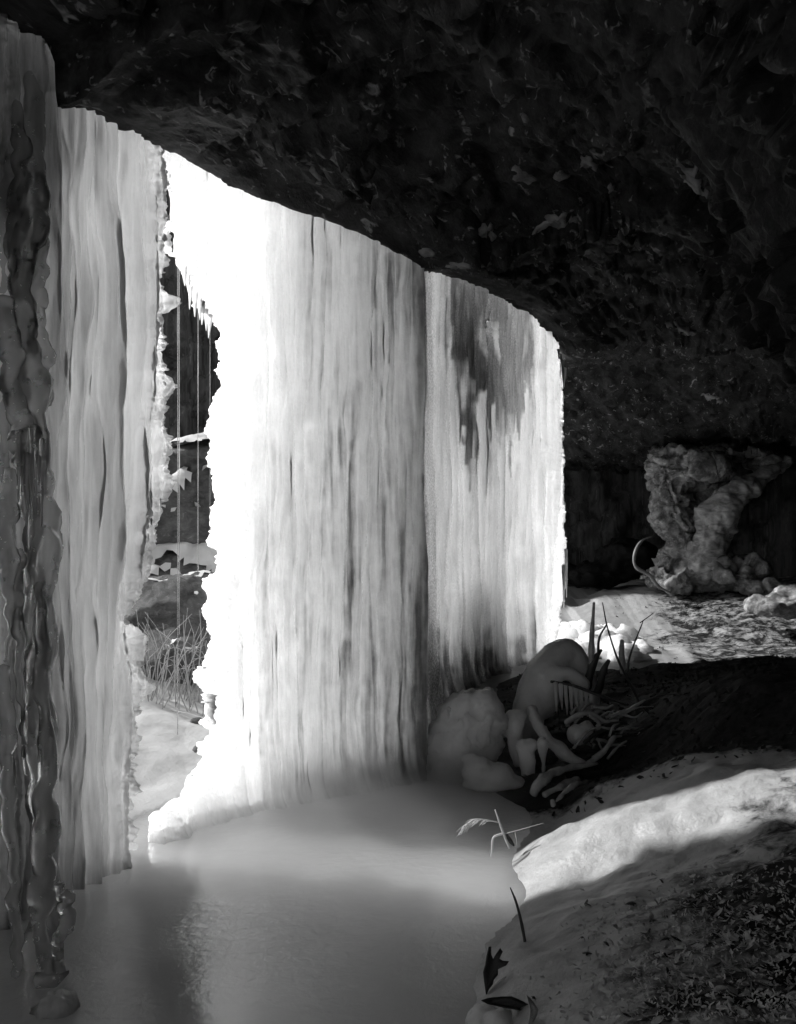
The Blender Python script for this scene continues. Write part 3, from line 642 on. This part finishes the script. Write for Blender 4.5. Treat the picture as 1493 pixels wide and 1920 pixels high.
branch([at(1036, 1500, 4.9), at(1042, 1518, 4.88), at(1070, 1522, 4.9), at(1100, 1520, 4.95)], [0.012, 0.014, 0.013, 0.008], GLAZED, 'forked root stub nearest the sunlit bank, lower arm', 'forked root stub', seed=665)
branch([at(1098, 1434, 5.45), at(1130, 1412, 5.5), at(1150, 1385, 5.55), at(1165, 1380, 5.6)], [0.014, 0.017, 0.012, 0.006], GLAZED, 'pale slender branch rising to the right over the dark litter', seed=666)
o = empty('hanging_branch', at(1035, 1278, 5.9), 'dark arched branch hung with a comb of short icicles', 'branch')
tube('stem', [at(1033, 1278, 5.9), at(1070, 1284, 5.85), at(1120, 1302, 5.8), at(1175, 1322, 5.8)], [0.008, 0.009, 0.010, 0.007], 20, 6, 0.2, 20, 671, BARK, o)
for k in range(8):
    x = 1042 + k * 9.5; y = 1284 + k * 2.2; h = [60, 44, 52, 58, 40, 50, 46, 34][k]
    tri_icicle(o, x, y - 4, y + h, 5.87, 0.014, ICE_M, 3, 680 + k, tip=0.3)
tw = [  # thinner tangle: (points, radius)
    ([(1060, 1355), (1085, 1340), (1112, 1338), (1132, 1352), (1160, 1350)], 0.014), ([(1105, 1340), (1122, 1355), (1120, 1372), (1108, 1392)], 0.012),
    ([(1118, 1360), (1150, 1368), (1182, 1362)], 0.009), ([(1060, 1354), (1072, 1372), (1082, 1386)], 0.013), ([(1112, 1325), (1135, 1328), (1150, 1322)], 0.008),
    ([(1120, 1384), (1126, 1400), (1132, 1410)], 0.007), ([(1143, 1380), (1150, 1362), (1162, 1356)], 0.006), ([(1155, 1384), (1166, 1374), (1172, 1362)], 0.005),
    ([(1136, 1345), (1160, 1338), (1190, 1345), (1205, 1335)], 0.006), ([(1096, 1372), (1100, 1390), (1110, 1400)], 0.010), ([(1030, 1445), (1046, 1430), (1072, 1425)], 0.007),
    ([(1048, 1425), (1054, 1440), (1062, 1462)], 0.005), ([(1185, 1392), (1196, 1378), (1204, 1368)], 0.005), ([(1115, 1352), (1140, 1335), (1160, 1340)], 0.006)]
for i, (pp, r) in enumerate(tw):
    d = 5.65 + 0.03 * (i % 5)
    branch([at(a, b, d + 0.02 * k) for k, (a, b) in enumerate(pp)], [r, r * 1.1, r * 0.5], GLAZED, 'thin ice glazed branch in the tangle right of the ice mounds', 'ice glazed branches in the tangle', 'branch', 690 + i, 18, 7)

rb = random.Random(5)
for i in range(26):
    x0 = rb.uniform(1050, 1180); y0 = rb.uniform(1335, 1425); a = rb.uniform(-0.5, 0.9); L_ = rb.uniform(25, 80); d = 5.5 + (1425 - y0) * 0.004
    pp = [(x0, y0), (x0 + L_ * 0.5 * math.cos(a), y0 - L_ * 0.5 * math.sin(a) + rb.uniform(-9, 6)), (x0 + L_ * math.cos(a), y0 - L_ * math.sin(a) * 0.7 + rb.uniform(-8, 8))]
    r = rb.uniform(0.004, 0.011)
    branch([at(u, v_, d + 0.05 * k) for k, (u, v_) in enumerate(pp)], [r, r * 1.1, r * 0.4], GLAZED if i % 3 else BARK, 'thin ice glazed branch in the tangle right of the ice mounds' if i % 3 else 'thin dark bare branch in the tangle right of the ice mounds', 'ice glazed branches in the tangle' if i % 3 else 'dark branches in the tangle', 'branch', 760 + i, 16, 6)

# stubs and upright twigs in front of the sunlit ice rubble
o = empty('dead_sapling', at(1165, 1325, 5.9), 'dark forked dead sapling before the bright ice rubble', 'sapling')
S_ = lambda pp, r, nm, sd: tube(nm, [at(a, b, 5.95) for a, b in pp], r, 18, 7, 0.15, 20, sd, BARK, o)
S_([(1200, 1320), (1186, 1290), (1160, 1240), (1140, 1180), (1130, 1130)], [0.010, 0.009, 0.007, 0.005, 0.003], 'stem', 711)
S_([(1176, 1262), (1180, 1235), (1192, 1200), (1206, 1165)], [0.007, 0.007, 0.005, 0.003], 'stem', 712)
S_([(1122, 1225), (1124, 1196), (1138, 1170)], [0.008, 0.007, 0.004], 'twig', 713)
S_([(1200, 1168), (1214, 1158), (1225, 1150)], [0.003, 0.003, 0.002], 'twig', 714)
S_([(1200, 1320), (1235, 1305), (1270, 1300)], [0.007, 0.005, 0.003], 'twig', 715)
S_([(1200, 1320), (1222, 1342), (1240, 1352)], [0.006, 0.004, 0.002], 'twig', 716)
S_([(1196, 1306), (1192, 1330), (1196, 1360)], [0.006, 0.004, 0.002], 'twig', 717)
for pp, r, lab, m_ in [([(1108, 1250), (1110, 1200), (1114, 1130)], [0.02, 0.017, 0.011], 'pale straight ice coated stem standing tallest among the stubs', GLAZED),
                   ([(1100, 1290), (1112, 1245), (1128, 1218)], [0.028, 0.024, 0.008], 'dark pointed stub leaning right beside the straight stem', BARK),
                   ([(1118, 1300), (1130, 1260), (1142, 1238)], [0.026, 0.022, 0.012], 'dark blunt stub right of the pointed stub', BARK),
                   ([(1168, 1262), (1166, 1225), (1166, 1200)], [0.016, 0.017, 0.010], 'short pale ice coated peg behind the forked sapling', GLAZED)]:
    branch([at(a, b, 6.05) for a, b in pp], r, m_, lab, None, 'stub', 720 + len(lab))

# sunlit ice rubble beyond the curtain
chunk = []
for k in range(4):
    bm = bmesh.new(); bmesh.ops.create_icosphere(bm, subdivisions=4, radius=1.0)
    me = bpy.data.meshes.new('ice_chunk'); bm.to_mesh(me); bm.free()
    co = np.array([v.co for v in me.vertices]); hb, jb = facets(co[:, 0] * 1.6, co[:, 1] * 1.6, co[:, 2] * 1.6 + k * 9, 730 + k); co = co * (1 + 0.22 * hb + 0.22 * fbm(co[:, 0] * 1.5, co[:, 1] * 1.5, co[:, 2] * 1.5 + k * 9, 3, 735 + k))[:, None]
    me.vertices.foreach_set('co', co.astype(np.float32).ravel()); me.polygons.foreach_set('use_smooth', np.ones(len(me.polygons), dtype=bool)); me.materials.append(ICE_M); me.update(); chunk.append(me)
for k in range(46):
    px = random.uniform(1050, 1215) if k else 1070; d = 10.25 + 1.7 * random.random() ** 1.3 - (px - 1050) / 170 * 0.35
    x = (px - CX) / F * d; z = float(ground_z(np.array([x]), np.array([d]), False)[0])
    r = 0.05 + 0.15 * random.random() ** 1.6
    o = obj('ice_chunk', chunk[k % 4]); o.location = (x, d, z + r * 0.35); o.scale = (r, r, r * random.uniform(0.5, 0.85)); o.rotation_euler = (random.uniform(-.4, .4), random.uniform(-.4, .4), random.uniform(0, 6))
    tag(o, 'white fallen ice chunk in the rubble heap past the curtain end', 'ice chunk', 'fallen ice chunks past the curtain end')

# eroded boulder pillar under the far ceiling
bd = 13.5
B = lambda x, y, dd=0.0: at(x, y, bd + dd)
bo = empty('boulder', B(1300, 1110), 'tall pitted sandstone boulder with narrow waist under the far ceiling', 'boulder')
lump('rock', [(B(1240, 890), (0.26, 0.42, 0.36)), (B(1285, 880), (0.42, 0.5, 0.30)), (B(1325, 875), (0.3, 0.45, 0.2)), (B(1258, 950), (0.30, 0.4, 0.40)), (B(1278, 1000), (0.27, 0.36, 0.40)), (B(1275, 1050), (0.36, 0.42, 0.30)), (B(1255, 1080), (0.44, 0.5, 0.24)), (B(1320, 1085), (0.42, 0.5, 0.22)), (B(1300, 850), (0.5, 0.45, 0.09)), (B(1318, 985, 0.1), (0.3, 0.4, 0.42)), (B(1345, 940, 0.15), (0.26, 0.4, 0.22))],
     [], 0.02, 0.03, 4.2, 741, BOULD, bo, pits=0.14, smooth_it=2, block=0.09, pitf=3.6, blockf=1.7)
lump('rock_slab', [(B(1330, 1060, -0.2), (0.34, 0.4, 0.22))], [([B(1305, 1075, -0.2), B(1332, 1005, -0.35), B(1368, 945, -0.4), B(1412, 908, -0.3), B(1458, 884, -0.2)], [0.30, 0.25, 0.19, 0.13, 0.09])], 0.02, 0.07, 3.5, 742, PALER, bo, smooth_it=2, block=0.022, blockf=2.6)
lump('rock_ledge', [(B(1370, 850, 0.2), (0.55, 0.4, 0.07)), (B(1440, 870, 0.2), (0.3, 0.4, 0.10))], [], 0.025, 0.05, 4.0, 743, BOULD, bo, smooth_it=1, block=0.06, blockf=2.0)
lump('talus', [(B(1370, 1075, -0.2), (0.45, 0.5, 0.22)), (B(1430, 1100, -0.3), (0.45, 0.5, 0.14)), (B(1340, 1055, -0.2), (0.3, 0.4, 0.2))], [], 0.025, 0.06, 4.0, 747, BOULD, bo, smooth_it=1, block=0.09, blockf=2.4)
tag(tube('root', [B(1222, 1006, -0.2), B(1204, 1014, -0.45), B(1191, 1035, -0.55), B(1192, 1062, -0.6), B(1220, 1080, -0.6), B(1235, 1100, -0.6), B(1258, 1112, -0.6)], [0.006, 0.012, 0.02, 0.024, 0.02, 0.022, 0.012], 40, 8, 0.35, 9, 749, plain('pale_root', 0.12, 0.24, 0.6)), 'pale curved root lying against the foot of the pitted boulder', 'root')
o = lump('boulder', [(at(1180, 1045, 14.3), (0.5, 0.4, 0.3)), (at(1120, 1075, 14.3), (0.6, 0.4, 0.2))], [], 0.035, 0.08, 3.5, 751, ROCK, None, pits=0.05, smooth_it=2)
tag(o, 'low dark rock in the shadow left of the pitted boulder', 'boulder')
o = lump('boulder', [(at(1455, 1135, 11.5), (0.35, 0.3, 0.13)), (at(1490, 1125, 11.6), (0.3, 0.3, 0.17))], [], 0.03, 0.05, 5, 753, BOULD, None, pits=0.04, smooth_it=2)
tag(o, 'low pale boulder at the right edge of the sunlit ground', 'boulder')

# ------------------------------------------------------------------ outside the gap
def capped(name, balls, lim, label, vox, seed):
    o = empty(name, (balls[0][0].x, balls[0][0].y, 0.2), label, 'boulder')
    rk = lump('rock', balls, [], vox, 0.05, 4.0, seed, OUTROCK, o, smooth_it=2, block=0.02)
    me = rk.data; n = len(me.vertices)
    co = np.empty(n * 3, np.float32); me.vertices.foreach_get('co', co); co = co.reshape(-1, 3).astype(float)
    no = np.empty(n * 3, np.float32); me.vertex_normals.foreach_get('vector', no); no = no.reshape(-1, 3)
    q = no[:, 2] + 0.10 * fbm(co[:, 0] * 3, co[:, 1] * 3, co[:, 2] * 3, 3, seed + 5)
    fc = np.array([p.vertices[:] for p in me.polygons if len(p.vertices) == 4]); fc = fc[(q[fc] > lim).all(1)]
    used = np.unique(fc); mp = -np.ones(n, int); mp[used] = np.arange(len(used))
    v = co[used]; v[:, 2] += 0.07 * ss(lim, lim + 0.25, q[used]) + 0.002
    tag(obj('snow_cap', mesh('snow_cap', v, mp[fc]), SNOW, o), kind='stuff')
capped('boulder', [(at(300, 1000, 9.7), (1.3, 0.7, 0.72)), (at(400, 960, 9.7), (0.9, 0.6, 0.60)), (at(330, 1130, 9.4), (1.5, 0.7, 0.6)), (at(375, 855, 9.6), (0.42, 0.5, 0.12))],
       0.45, 'dark snow capped ledge rock seen high in the gap', 0.05, 801)
capped('boulder', [(at(320, 1180, 7.5), (0.55, 0.45, 0.42)), (at(380, 1170, 7.6), (0.5, 0.45, 0.38)), (at(260, 1190, 7.5), (0.4, 0.4, 0.42)), (at(330, 1240, 7.2), (0.5, 0.4, 0.3))],
       0.9, 'round grey rock with thin snow in the middle of the gap', 0.03, 811)
bb = empty('bramble', at(320, 1345, 6.7), 'tangled pale bramble stems on the snow seen through the gap', 'bush')
for k in range(110):
    x0 = random.uniform(250, 415); y0 = random.uniform(1300, 1350); d = random.uniform(6.4, 7.0)
    x1 = x0 + random.uniform(-70, 90); y1 = random.uniform(1130, 1260)
    xm = (x0 + x1) / 2 + random.uniform(-18, 18)
    tube('stem', [at(x0, y0 + 25, d), at(xm, (y0 + y1) / 2 - 15, d), at(x1, y1 + random.uniform(0, 40), d + random.uniform(-.1, .1))], [0.0035, 0.003, 0.0015], 10, 5, 0.1, 20, 820 + k, plain('bramble_stem', 0.2, 0.4) if k == 0 else bpy.data.materials['bramble_stem'], bb)
for k, (x, y) in enumerate([(368, 1352), (386, 1384)]):
    d = 1900 * 1.35 / (y - 945)
    p = at(x, y, d); r = random.uniform(0.03, 0.055)
    z = float(ground_z(np.array([p.x]), np.array([p.y]))[0])
    o = lump('stone', [(Vector((p.x, p.y, z)), (r * 1.5, r, r * 0.7))], [], 0.012, 0.02, 12, 870 + k, OUTROCK, None, smooth_it=1)
    tag(o, 'small dark stone poking through the snow outside the gap', 'stone', 'stones in the snow outside the gap')
def water_mat():
    m, n, l, p = mat_new('trickling_water')
    p.inputs['Base Color'].default_value = g(0.8); p.inputs['Roughness'].default_value = 0.1; p.inputs['Transmission Weight'].default_value = 0.92; p.inputs['IOR'].default_value = 1.33
    return m
WATER = water_mat()
for k in range(4):
    px = random.uniform(312, 404); d = line_d(px) + 0.35 + random.uniform(0, 0.3)
    p0, p1 = at(px, random.uniform(470, 500), d), at(px, random.uniform(1000, 1500), d)
    V, Q = tube_arrays(spline([p0, (p0 + p1) / 2, p1], 26), [random.uniform(0.0010, 0.0026)] * 26, 6, 0.5, 9.0, 890 + k)
    tag(obj('water_trickle', mesh('water_trickle', V, Q), WATER), 'thin thread of falling water in the gap between the ice curtains', 'water', 'threads of water in the gap')

# ------------------------------------------------------------------ foreground twigs, leaves, reed
tag(tube('twig', [at(996, 1840, 3.2), at(992, 1815, 3.25), at(986, 1775, 3.28), at(978, 1730, 3.3), at(968, 1692, 3.32), at(957, 1664, 3.33)], [0.0065, 0.006, 0.0055, 0.005, 0.004, 0.002], 30, 7, 0.2, 40, 901, BARK), 'bare black twig curving up from the bank over the pool', 'twig')
def on_ground(px, py, lift=0.0):
    d = 3.3
    for _ in range(14):
        x = (px - CX) / F * d; d = (CH - max(gz(x, d), 0.005) - lift) * F / (py - HY)
    return at(px, py, d)
r_ = empty('reed', at(940, 1600, 4.25), 'broken pale reed standing in the pool with an arched plume', 'reed')
RD = 4.25
Rt = lambda pp, r, nm, sd, m_=PALEWOOD: tube(nm, [at(a, b, RD) for a, b in pp], r, 20, 7, 0.1, 30, sd, m_, r_)
Rt([(929, 1518), (938, 1545), (948, 1572), (955, 1590)], [0.003, 0.005, 0.006, 0.004], 'stem', 911)
Rt([(947, 1562), (926, 1570), (923, 1592), (921, 1606)], [0.005, 0.005, 0.005, 0.003], 'stem', 912)
pl_ = Rt([(935, 1542), (915, 1538), (890, 1537), (873, 1550), (864, 1566)], [0.002, 0.003, 0.004, 0.004, 0.001], 'plume', 913)
hv_, hq_, ho_ = [], [], 0
for k in range(46):
    t = k / 46.0; x0 = 922 - 48 * t; y0 = 1540 - 4 * math.sin(t * 3.1) + 10 * max(0, t - 0.6) * 2
    x1 = x0 - random.uniform(10, 22); y1 = y0 + random.uniform(6, 20) * (0.4 + t); dd = RD + random.uniform(-0.02, 0.02)
    V, Q = tube_arrays(spline([at(x0, y0, RD), at((x0 + x1) / 2, (y0 + y1) / 2 - 3, dd), at(x1, y1, dd)], 6), [0.0016, 0.0015, 0.0013, 0.001, 0.0008, 0.0004], 4)
    hv_.append(V - np.array(r_.location)); hq_ += [[c + ho_ for c in q] for q in Q]; ho_ += len(V)
hair = obj('plume_hair', mesh('plume_hair', np.vstack(hv_), hq_), PALEWOOD, pl_); hair['kind'] = 'stuff'
Rt([(952, 1562), (985, 1553), (1020, 1543)], [0.002, 0.0015, 0.001], 'stem', 914)
Rt([(966, 1560), (969, 1580), (966, 1592)], [0.002, 0.0015, 0.001], 'stem', 915)
Rt([(950, 1565), (958, 1578), (964, 1586)], [0.006, 0.009, 0.004], 'seed_head', 916, LEAFD)

def leaf_mesh(name, outline, curl, mat, thick=0.004, bend=0.0):
    """a lobed leaf blade with thickness, curled about its midrib; outline in the leaf plane, unit length"""
    O = np.array(outline, float); n = len(O)
    rings = [O * k for k in (1.0, 0.6, 0.2)]
    V = []
    for r in rings:
        z = curl * r[:, 0] ** 2 * 2.5 + bend * (r[:, 1]) ** 2
        V.append(np.c_[r, z])
    V = np.vstack(V); k = len(V)
    top = V + [0, 0, thick]
    VV = np.vstack([V, top]); Fs = []
    for r in range(2):
        for i in range(n):
            j = (i + 1) % n
            Fs.append([r * n + i, r * n + j, (r + 1) * n + j, (r + 1) * n + i][::-1]); Fs.append([k + r * n + i, k + r * n + j, k + (r + 1) * n + j, k + (r + 1) * n + i])
    Fs.append([2 * n + i for i in range(n)][::-1]); Fs.append([k + 2 * n + i for i in range(n)])
    for i in range(n):
        j = (i + 1) % n; Fs.append([i, j, k + j, k + i])
    me = mesh(name, VV, Fs, True); me.materials.append(mat); return me
OAK = [(0, -.55), (.05, -.4), (.12, -.30), (.13, -.18), (.20, -.08), (.18, .04), (.34, .16), (.38, .26), (.24, .24), (.16, .26), (.20, .42), (.12, .48), (.05, .34), (0, .22), (-.08, .30), (-.14, .46), (-.22, .44), (-.22, .24), (-.20, .06), (-.22, -.10), (-.15, -.24), (-.06, -.42)]
OVAL = [(0, -.5), (.12, -.38), (.2, -.15), (.22, .05), (.15, .28), (.05, .44), (0, .5), (-.06, .44), (-.16, .28), (-.22, .05), (-.19, -.15), (-.11, -.38)]
def facing(p, up, nrm):
    z = Vector(nrm).normalized(); y = (Vector(up) - Vector(up).dot(z) * z).normalized(); x = y.cross(z)
    return Matrix(((x.x, y.x, z.x, p.x), (x.y, y.y, z.y, p.y), (x.z, y.z, z.z, p.z), (0, 0, 0, 1)))
o = obj('oak_leaf', leaf_mesh('oak_leaf', OAK, 0.7, LEAFD, 0.02, 0.2)); o.matrix_world = facing(on_ground(918, 1848) + Vector((0.004, 0, 0.05)), (0.3, 0.1, 1), (0.15, -0.9, 0.35)) @ Matrix.Diagonal((0.11, 0.135, 0.12, 1))
tag(o, 'black lobed oak leaf standing upright at the pool edge', 'leaf')
o = obj('curled_leaf', leaf_mesh('curled_leaf', OVAL, 1.6, LEAFD, 0.03, 0.3)); o.matrix_world = facing(on_ground(952, 1888, 0.02), (1, 0.15, -0.42), (0.1, -0.55, 0.8)) @ Matrix.Diagonal((0.075, 0.15, 0.12, 1))
tag(o, 'long black curled leaf lying on the bank below the twig', 'leaf')
o = obj('curled_leaf', leaf_mesh('curled_leaf', OVAL, 1.2, LEAFM, 0.03, -0.6)); o.matrix_world = facing(on_ground(995, 1895, 0.03), (0.3, 0.2, 1), (0.7, -0.6, 0.3)) @ Matrix.Scale(0.075, 4)
tag(o, 'small curled leaf with a shiny rim beside the long black leaf', 'leaf')
o = lump('ice_lump', [(on_ground(905, 1915), (0.05, 0.05, 0.045)), (on_ground(940, 1918), (0.05, 0.05, 0.03))], [], 0.007, 0.006, 22, 921, ICE_M)
tag(o, 'rounded ice lump at the bottom edge under the black leaf', 'ice mound')
o = lump('ice_lump', [(at(110, 1890, 3.0), (0.06, 0.06, 0.05)), (at(90, 1905, 3.0), (0.06, 0.06, 0.05)), (at(130, 1900, 3.0), (0.035, 0.04, 0.04))], [], 0.007, 0.012, 26, 923, ICE_L)
tag(o, 'frosty ice stump at the foot of the left columns', 'ice mound')

# leaf litter: the largest leaves one by one, the rest as one mass
LM = [leaf_mesh('fallen_leaf', OVAL if k % 2 else OAK, [0.9, -0.6, 1.5, 0.3, -1.2, 0.7][k], LEAFM if k < 4 else LEAFD, 0.02, [0.3, -0.4, 0.5][k % 3]) for k in range(6)]
def litter_spot():
    while True:
        px = random.uniform(930, 1493); py = random.uniform(1560, 1920)
        dens_ = ss(980, 1330, px + (py - 1700) * 0.35) ** 1.5 * ss(1600, 1760, py + (px - 1200) * 0.16)
        if random.random() < dens_:
            d = 3.5
            for _ in range(8):
                x = (px - CX) / F * d; z = gz(x, d); d = (CH - z) * F / (py - HY)
            return x, d, gz(x, d)
spots = [litter_spot() for _ in range(150)]
for k, (x, y, z) in enumerate(spots):
    o = obj('fallen_leaf', LM[random.randrange(6)]); sc = random.uniform(0.02, 0.045)
    o.location = (x, y, z + 0.006 + 0.006 * random.random()); o.scale = (sc, sc, sc); o.rotation_euler = (random.gauss(0, .5), random.gauss(0, .5), random.uniform(0, 6.3))
    tag(o, 'small dead leaf frozen into the dark litter of the near bank', 'leaf', 'dead leaves on the near bank')
def litter_mass(name, spots, smin, smax, mat, label):
    VV, FF = [], []; off = 0
    base = np.array([(0, -.5, 0), (.22, -.1, .06), (.12, .35, .02), (0, .5, .1), (-.14, .3, .02), (-.22, -.1, .07), (0, 0, -.05)])
    for (x, y, z) in spots:
        sc = random.uniform(smin, smax)
        M = np.array(Matrix.Rotation(random.uniform(0, 6.3), 3, 'Z') @ Matrix.Rotation(random.gauss(0, .6), 3, 'X') @ Matrix.Rotation(random.gauss(0, .6), 3, 'Y'))
        VV.append(base @ M.T * sc * [1, 1, 1] + [x, y, z + 0.008]); FF += [[off + a, off + (a + 1) % 6, off + 6] for a in range(6)]; off += 7
    o = obj(name, mesh(name, np.vstack(VV), FF, False), mat)
    return tag(o, label, 'leaf litter', kind='stuff')
litter_mass('leaf_litter', [litter_spot() for _ in range(2200)], 0.007, 0.022, LEAFM, 'frozen leaf litter covering the near bank')
def far_spot(cond):
    while True:
        s = random.uniform(0.4, 9.5); w = random.uniform(0.2, 3.0); x, y = sw(s, w)
        if random.random() < cond(s, w): return x, y, gz(x, y)
litter_mass('twig_litter', [far_spot(lambda s, w: (w - float(np.interp(s, POOL_S, POOL_W)) > 0.1) * (0.9 if s < 4.5 else 0.10)) for _ in range(3000)], 0.008, 0.05, LEAFD if False else plain('dark_litter', 0.005, 0.04, 0.6, spec=0.2), 'dark leaf and twig litter on the shaded bank')

# pale broken flakes on the ceiling: thin plates that follow the rock, parts of the overhang
cx_, cy_ = sw(ceil_S, ceil_W)
vis = (cy_ > 2.2) & (ceil_Z > 1.6) & (ceil_W - lipw(ceil_S) > 0.08)
ppx = np.where(vis, CX + F * cx_ / np.maximum(cy_, 0.5), -9999); ppy = np.where(vis, HY - F * (ceil_Z - CH) / np.maximum(cy_, 0.5), -9999)
cf = grid_faces(*ceil_S.shape)
CV = np.stack([cx_, cy_, ceil_Z], -1).reshape(-1, 3)
FLK = [(975, 205, 60, 20, -40), (1000, 232, 30, 12, -50), (1050, 415, 78, 26, 10), (662, 224, 16, 16, 0), (708, 309, 42, 16, 5), (905, 430, 56, 22, -38), (1305, 340, 90, 24, -58), (590, 322, 16, 34, 20), (985, 325, 44, 20, -10), (1230, 656, 30, 12, -30),
       (1270, 610, 66, 12, -22), (1330, 742, 42, 12, -18), (1335, 225, 44, 10, -48), (1430, 410, 34, 10, -50), (1100, 300, 40, 16, -35), (1140, 210, 46, 12, -12), (1420, 490, 34, 20, -60), (690, 250, 40, 8, -55), (800, 470, 40, 10, -12), (1180, 520, 56, 10, -40),
       (760, 330, 26, 9, -20), (940, 270, 30, 12, -15), (1060, 330, 40, 14, -20), (870, 500, 50, 12, -12), (1110, 470, 30, 12, 5), (640, 360, 26, 8, -25), (1020, 500, 44, 10, -8), (1150, 350, 30, 10, -40), (540, 240, 30, 8, -20), (830, 240, 24, 8, -30)]
for i, (px, py, lx, ly, an) in enumerate(FLK):
    a = math.radians(-an); dx, dy = ppx - px, ppy - py
    u = (dx * math.cos(a) + dy * math.sin(a)) / (lx * 0.62); v_ = (-dx * math.sin(a) + dy * math.cos(a)) / (ly * 0.75)
    m = (u * u + v_ * v_ + 0.9 * fbm(ppx / 9.0, ppy / 7.0, 0, 4, 950 + i)).ravel() < 1
    if not m.any(): continue
    dm = CV[m, 1].min(); m &= CV[:, 1] < dm + 0.6
    fc = cf[m[cf].all(1)]
    if len(fc) < 4: continue
    used = np.unique(fc); mp = -np.ones(len(CV), int); mp[used] = np.arange(len(used)); fc = mp[fc]
    off = np.array([-ND[0] * 0.4, -ND[1] * 0.4 - 0.3, -1.0]); off /= np.linalg.norm(off)
    v0 = CV[used]; lo = v0 + off * (0.016 + 0.01 * noise(v0[:, 0] * 20, v0[:, 1] * 20, 0, 951))[:, None]
    V, Q = close_sheet(lo, v0 - off * 0.02, fc)
    obj('rock_flake', mesh('rock_flake', V, Q, False), FLAKE, overhang)

# ------------------------------------------------------------------ spray mist hanging over the pool at the foot of the ice
def mist_mat():
    m, n, l, p = mat_new('spray_mist'); n.remove(p)
    out = n['Material Output']; pv = n.new('ShaderNodeVolumePrincipled'); l.new(pv.outputs[0], out.inputs['Volume'])
    pv.inputs['Color'].default_value = g(0.95); pv.inputs['Anisotropy'].default_value = 0.15
    tc = N(n, 'ShaderNodeTexCoord'); sx = n.new('ShaderNodeSeparateXYZ'); l.new(tc.outputs['Generated'], sx.inputs[0])
    def edge(o, a, b, c, d):
        u = N(n, 'ShaderNodeMapRange', interpolation_type='SMOOTHSTEP', inp={'From Min': a, 'From Max': b}); l.new(o, u.inputs[0])
        v = N(n, 'ShaderNodeMapRange', interpolation_type='SMOOTHSTEP', inp={'From Min': c, 'From Max': d, 'To Min': 1.0, 'To Max': 0.0}); l.new(o, v.inputs[0])
        k = N(n, 'ShaderNodeMath', operation='MULTIPLY'); l.new(u.outputs[0], k.inputs[0]); l.new(v.outputs[0], k.inputs[1]); return k.outputs[0]
    ex = edge(sx.outputs[0], 0.0, 0.15, 0.45, 1.0); ey = edge(sx.outputs[1], 0.0, 0.35, 0.65, 1.0); ez = edge(sx.outputs[2], -1.0, -0.5, 0.0, 1.0)
    nz = N(n, 'ShaderNodeTexNoise', inp={'Scale': 3.0, 'Detail': 2.0}); l.new(tc.outputs['Object'], nz.inputs[0])
    nm = N(n, 'ShaderNodeMapRange', inp={'From Min': 0.35, 'From Max': 0.65, 'To Min': 0.3, 'To Max': 1.2}); l.new(nz.outputs[0], nm.inputs[0])
    v = ex
    for w_ in (ey, ez, ez, nm.outputs[0]):
        k = N(n, 'ShaderNodeMath', operation='MULTIPLY'); l.new(v, k.inputs[0]); l.new(w_, k.inputs[1]); v = k.outputs[0]
    k = N(n, 'ShaderNodeMath', operation='MULTIPLY'); l.new(v, k.inputs[0]); k.inputs[1].default_value = MIST; l.new(k.outputs[0], pv.inputs['Density'])
    return m
MIST = 1.9
bm = bmesh.new(); bmesh.ops.create_cube(bm, size=1.0)
me = bpy.data.meshes.new('mist'); bm.to_mesh(me); bm.free(); me.materials.append(mist_mat())
mist = bpy.data.objects.new('mist', me); col.objects.link(mist)
mx_, my_ = sw(0.3, 0.80); mist.location = (mx_, my_, 0.255); mist.scale = (1.6, 2.9, 0.46); mist.rotation_euler = (0, 0, math.atan2(ND[1], ND[0]))
tag(mist, 'thin spray mist over the pool at the foot of the ice', 'mist', kind='stuff')
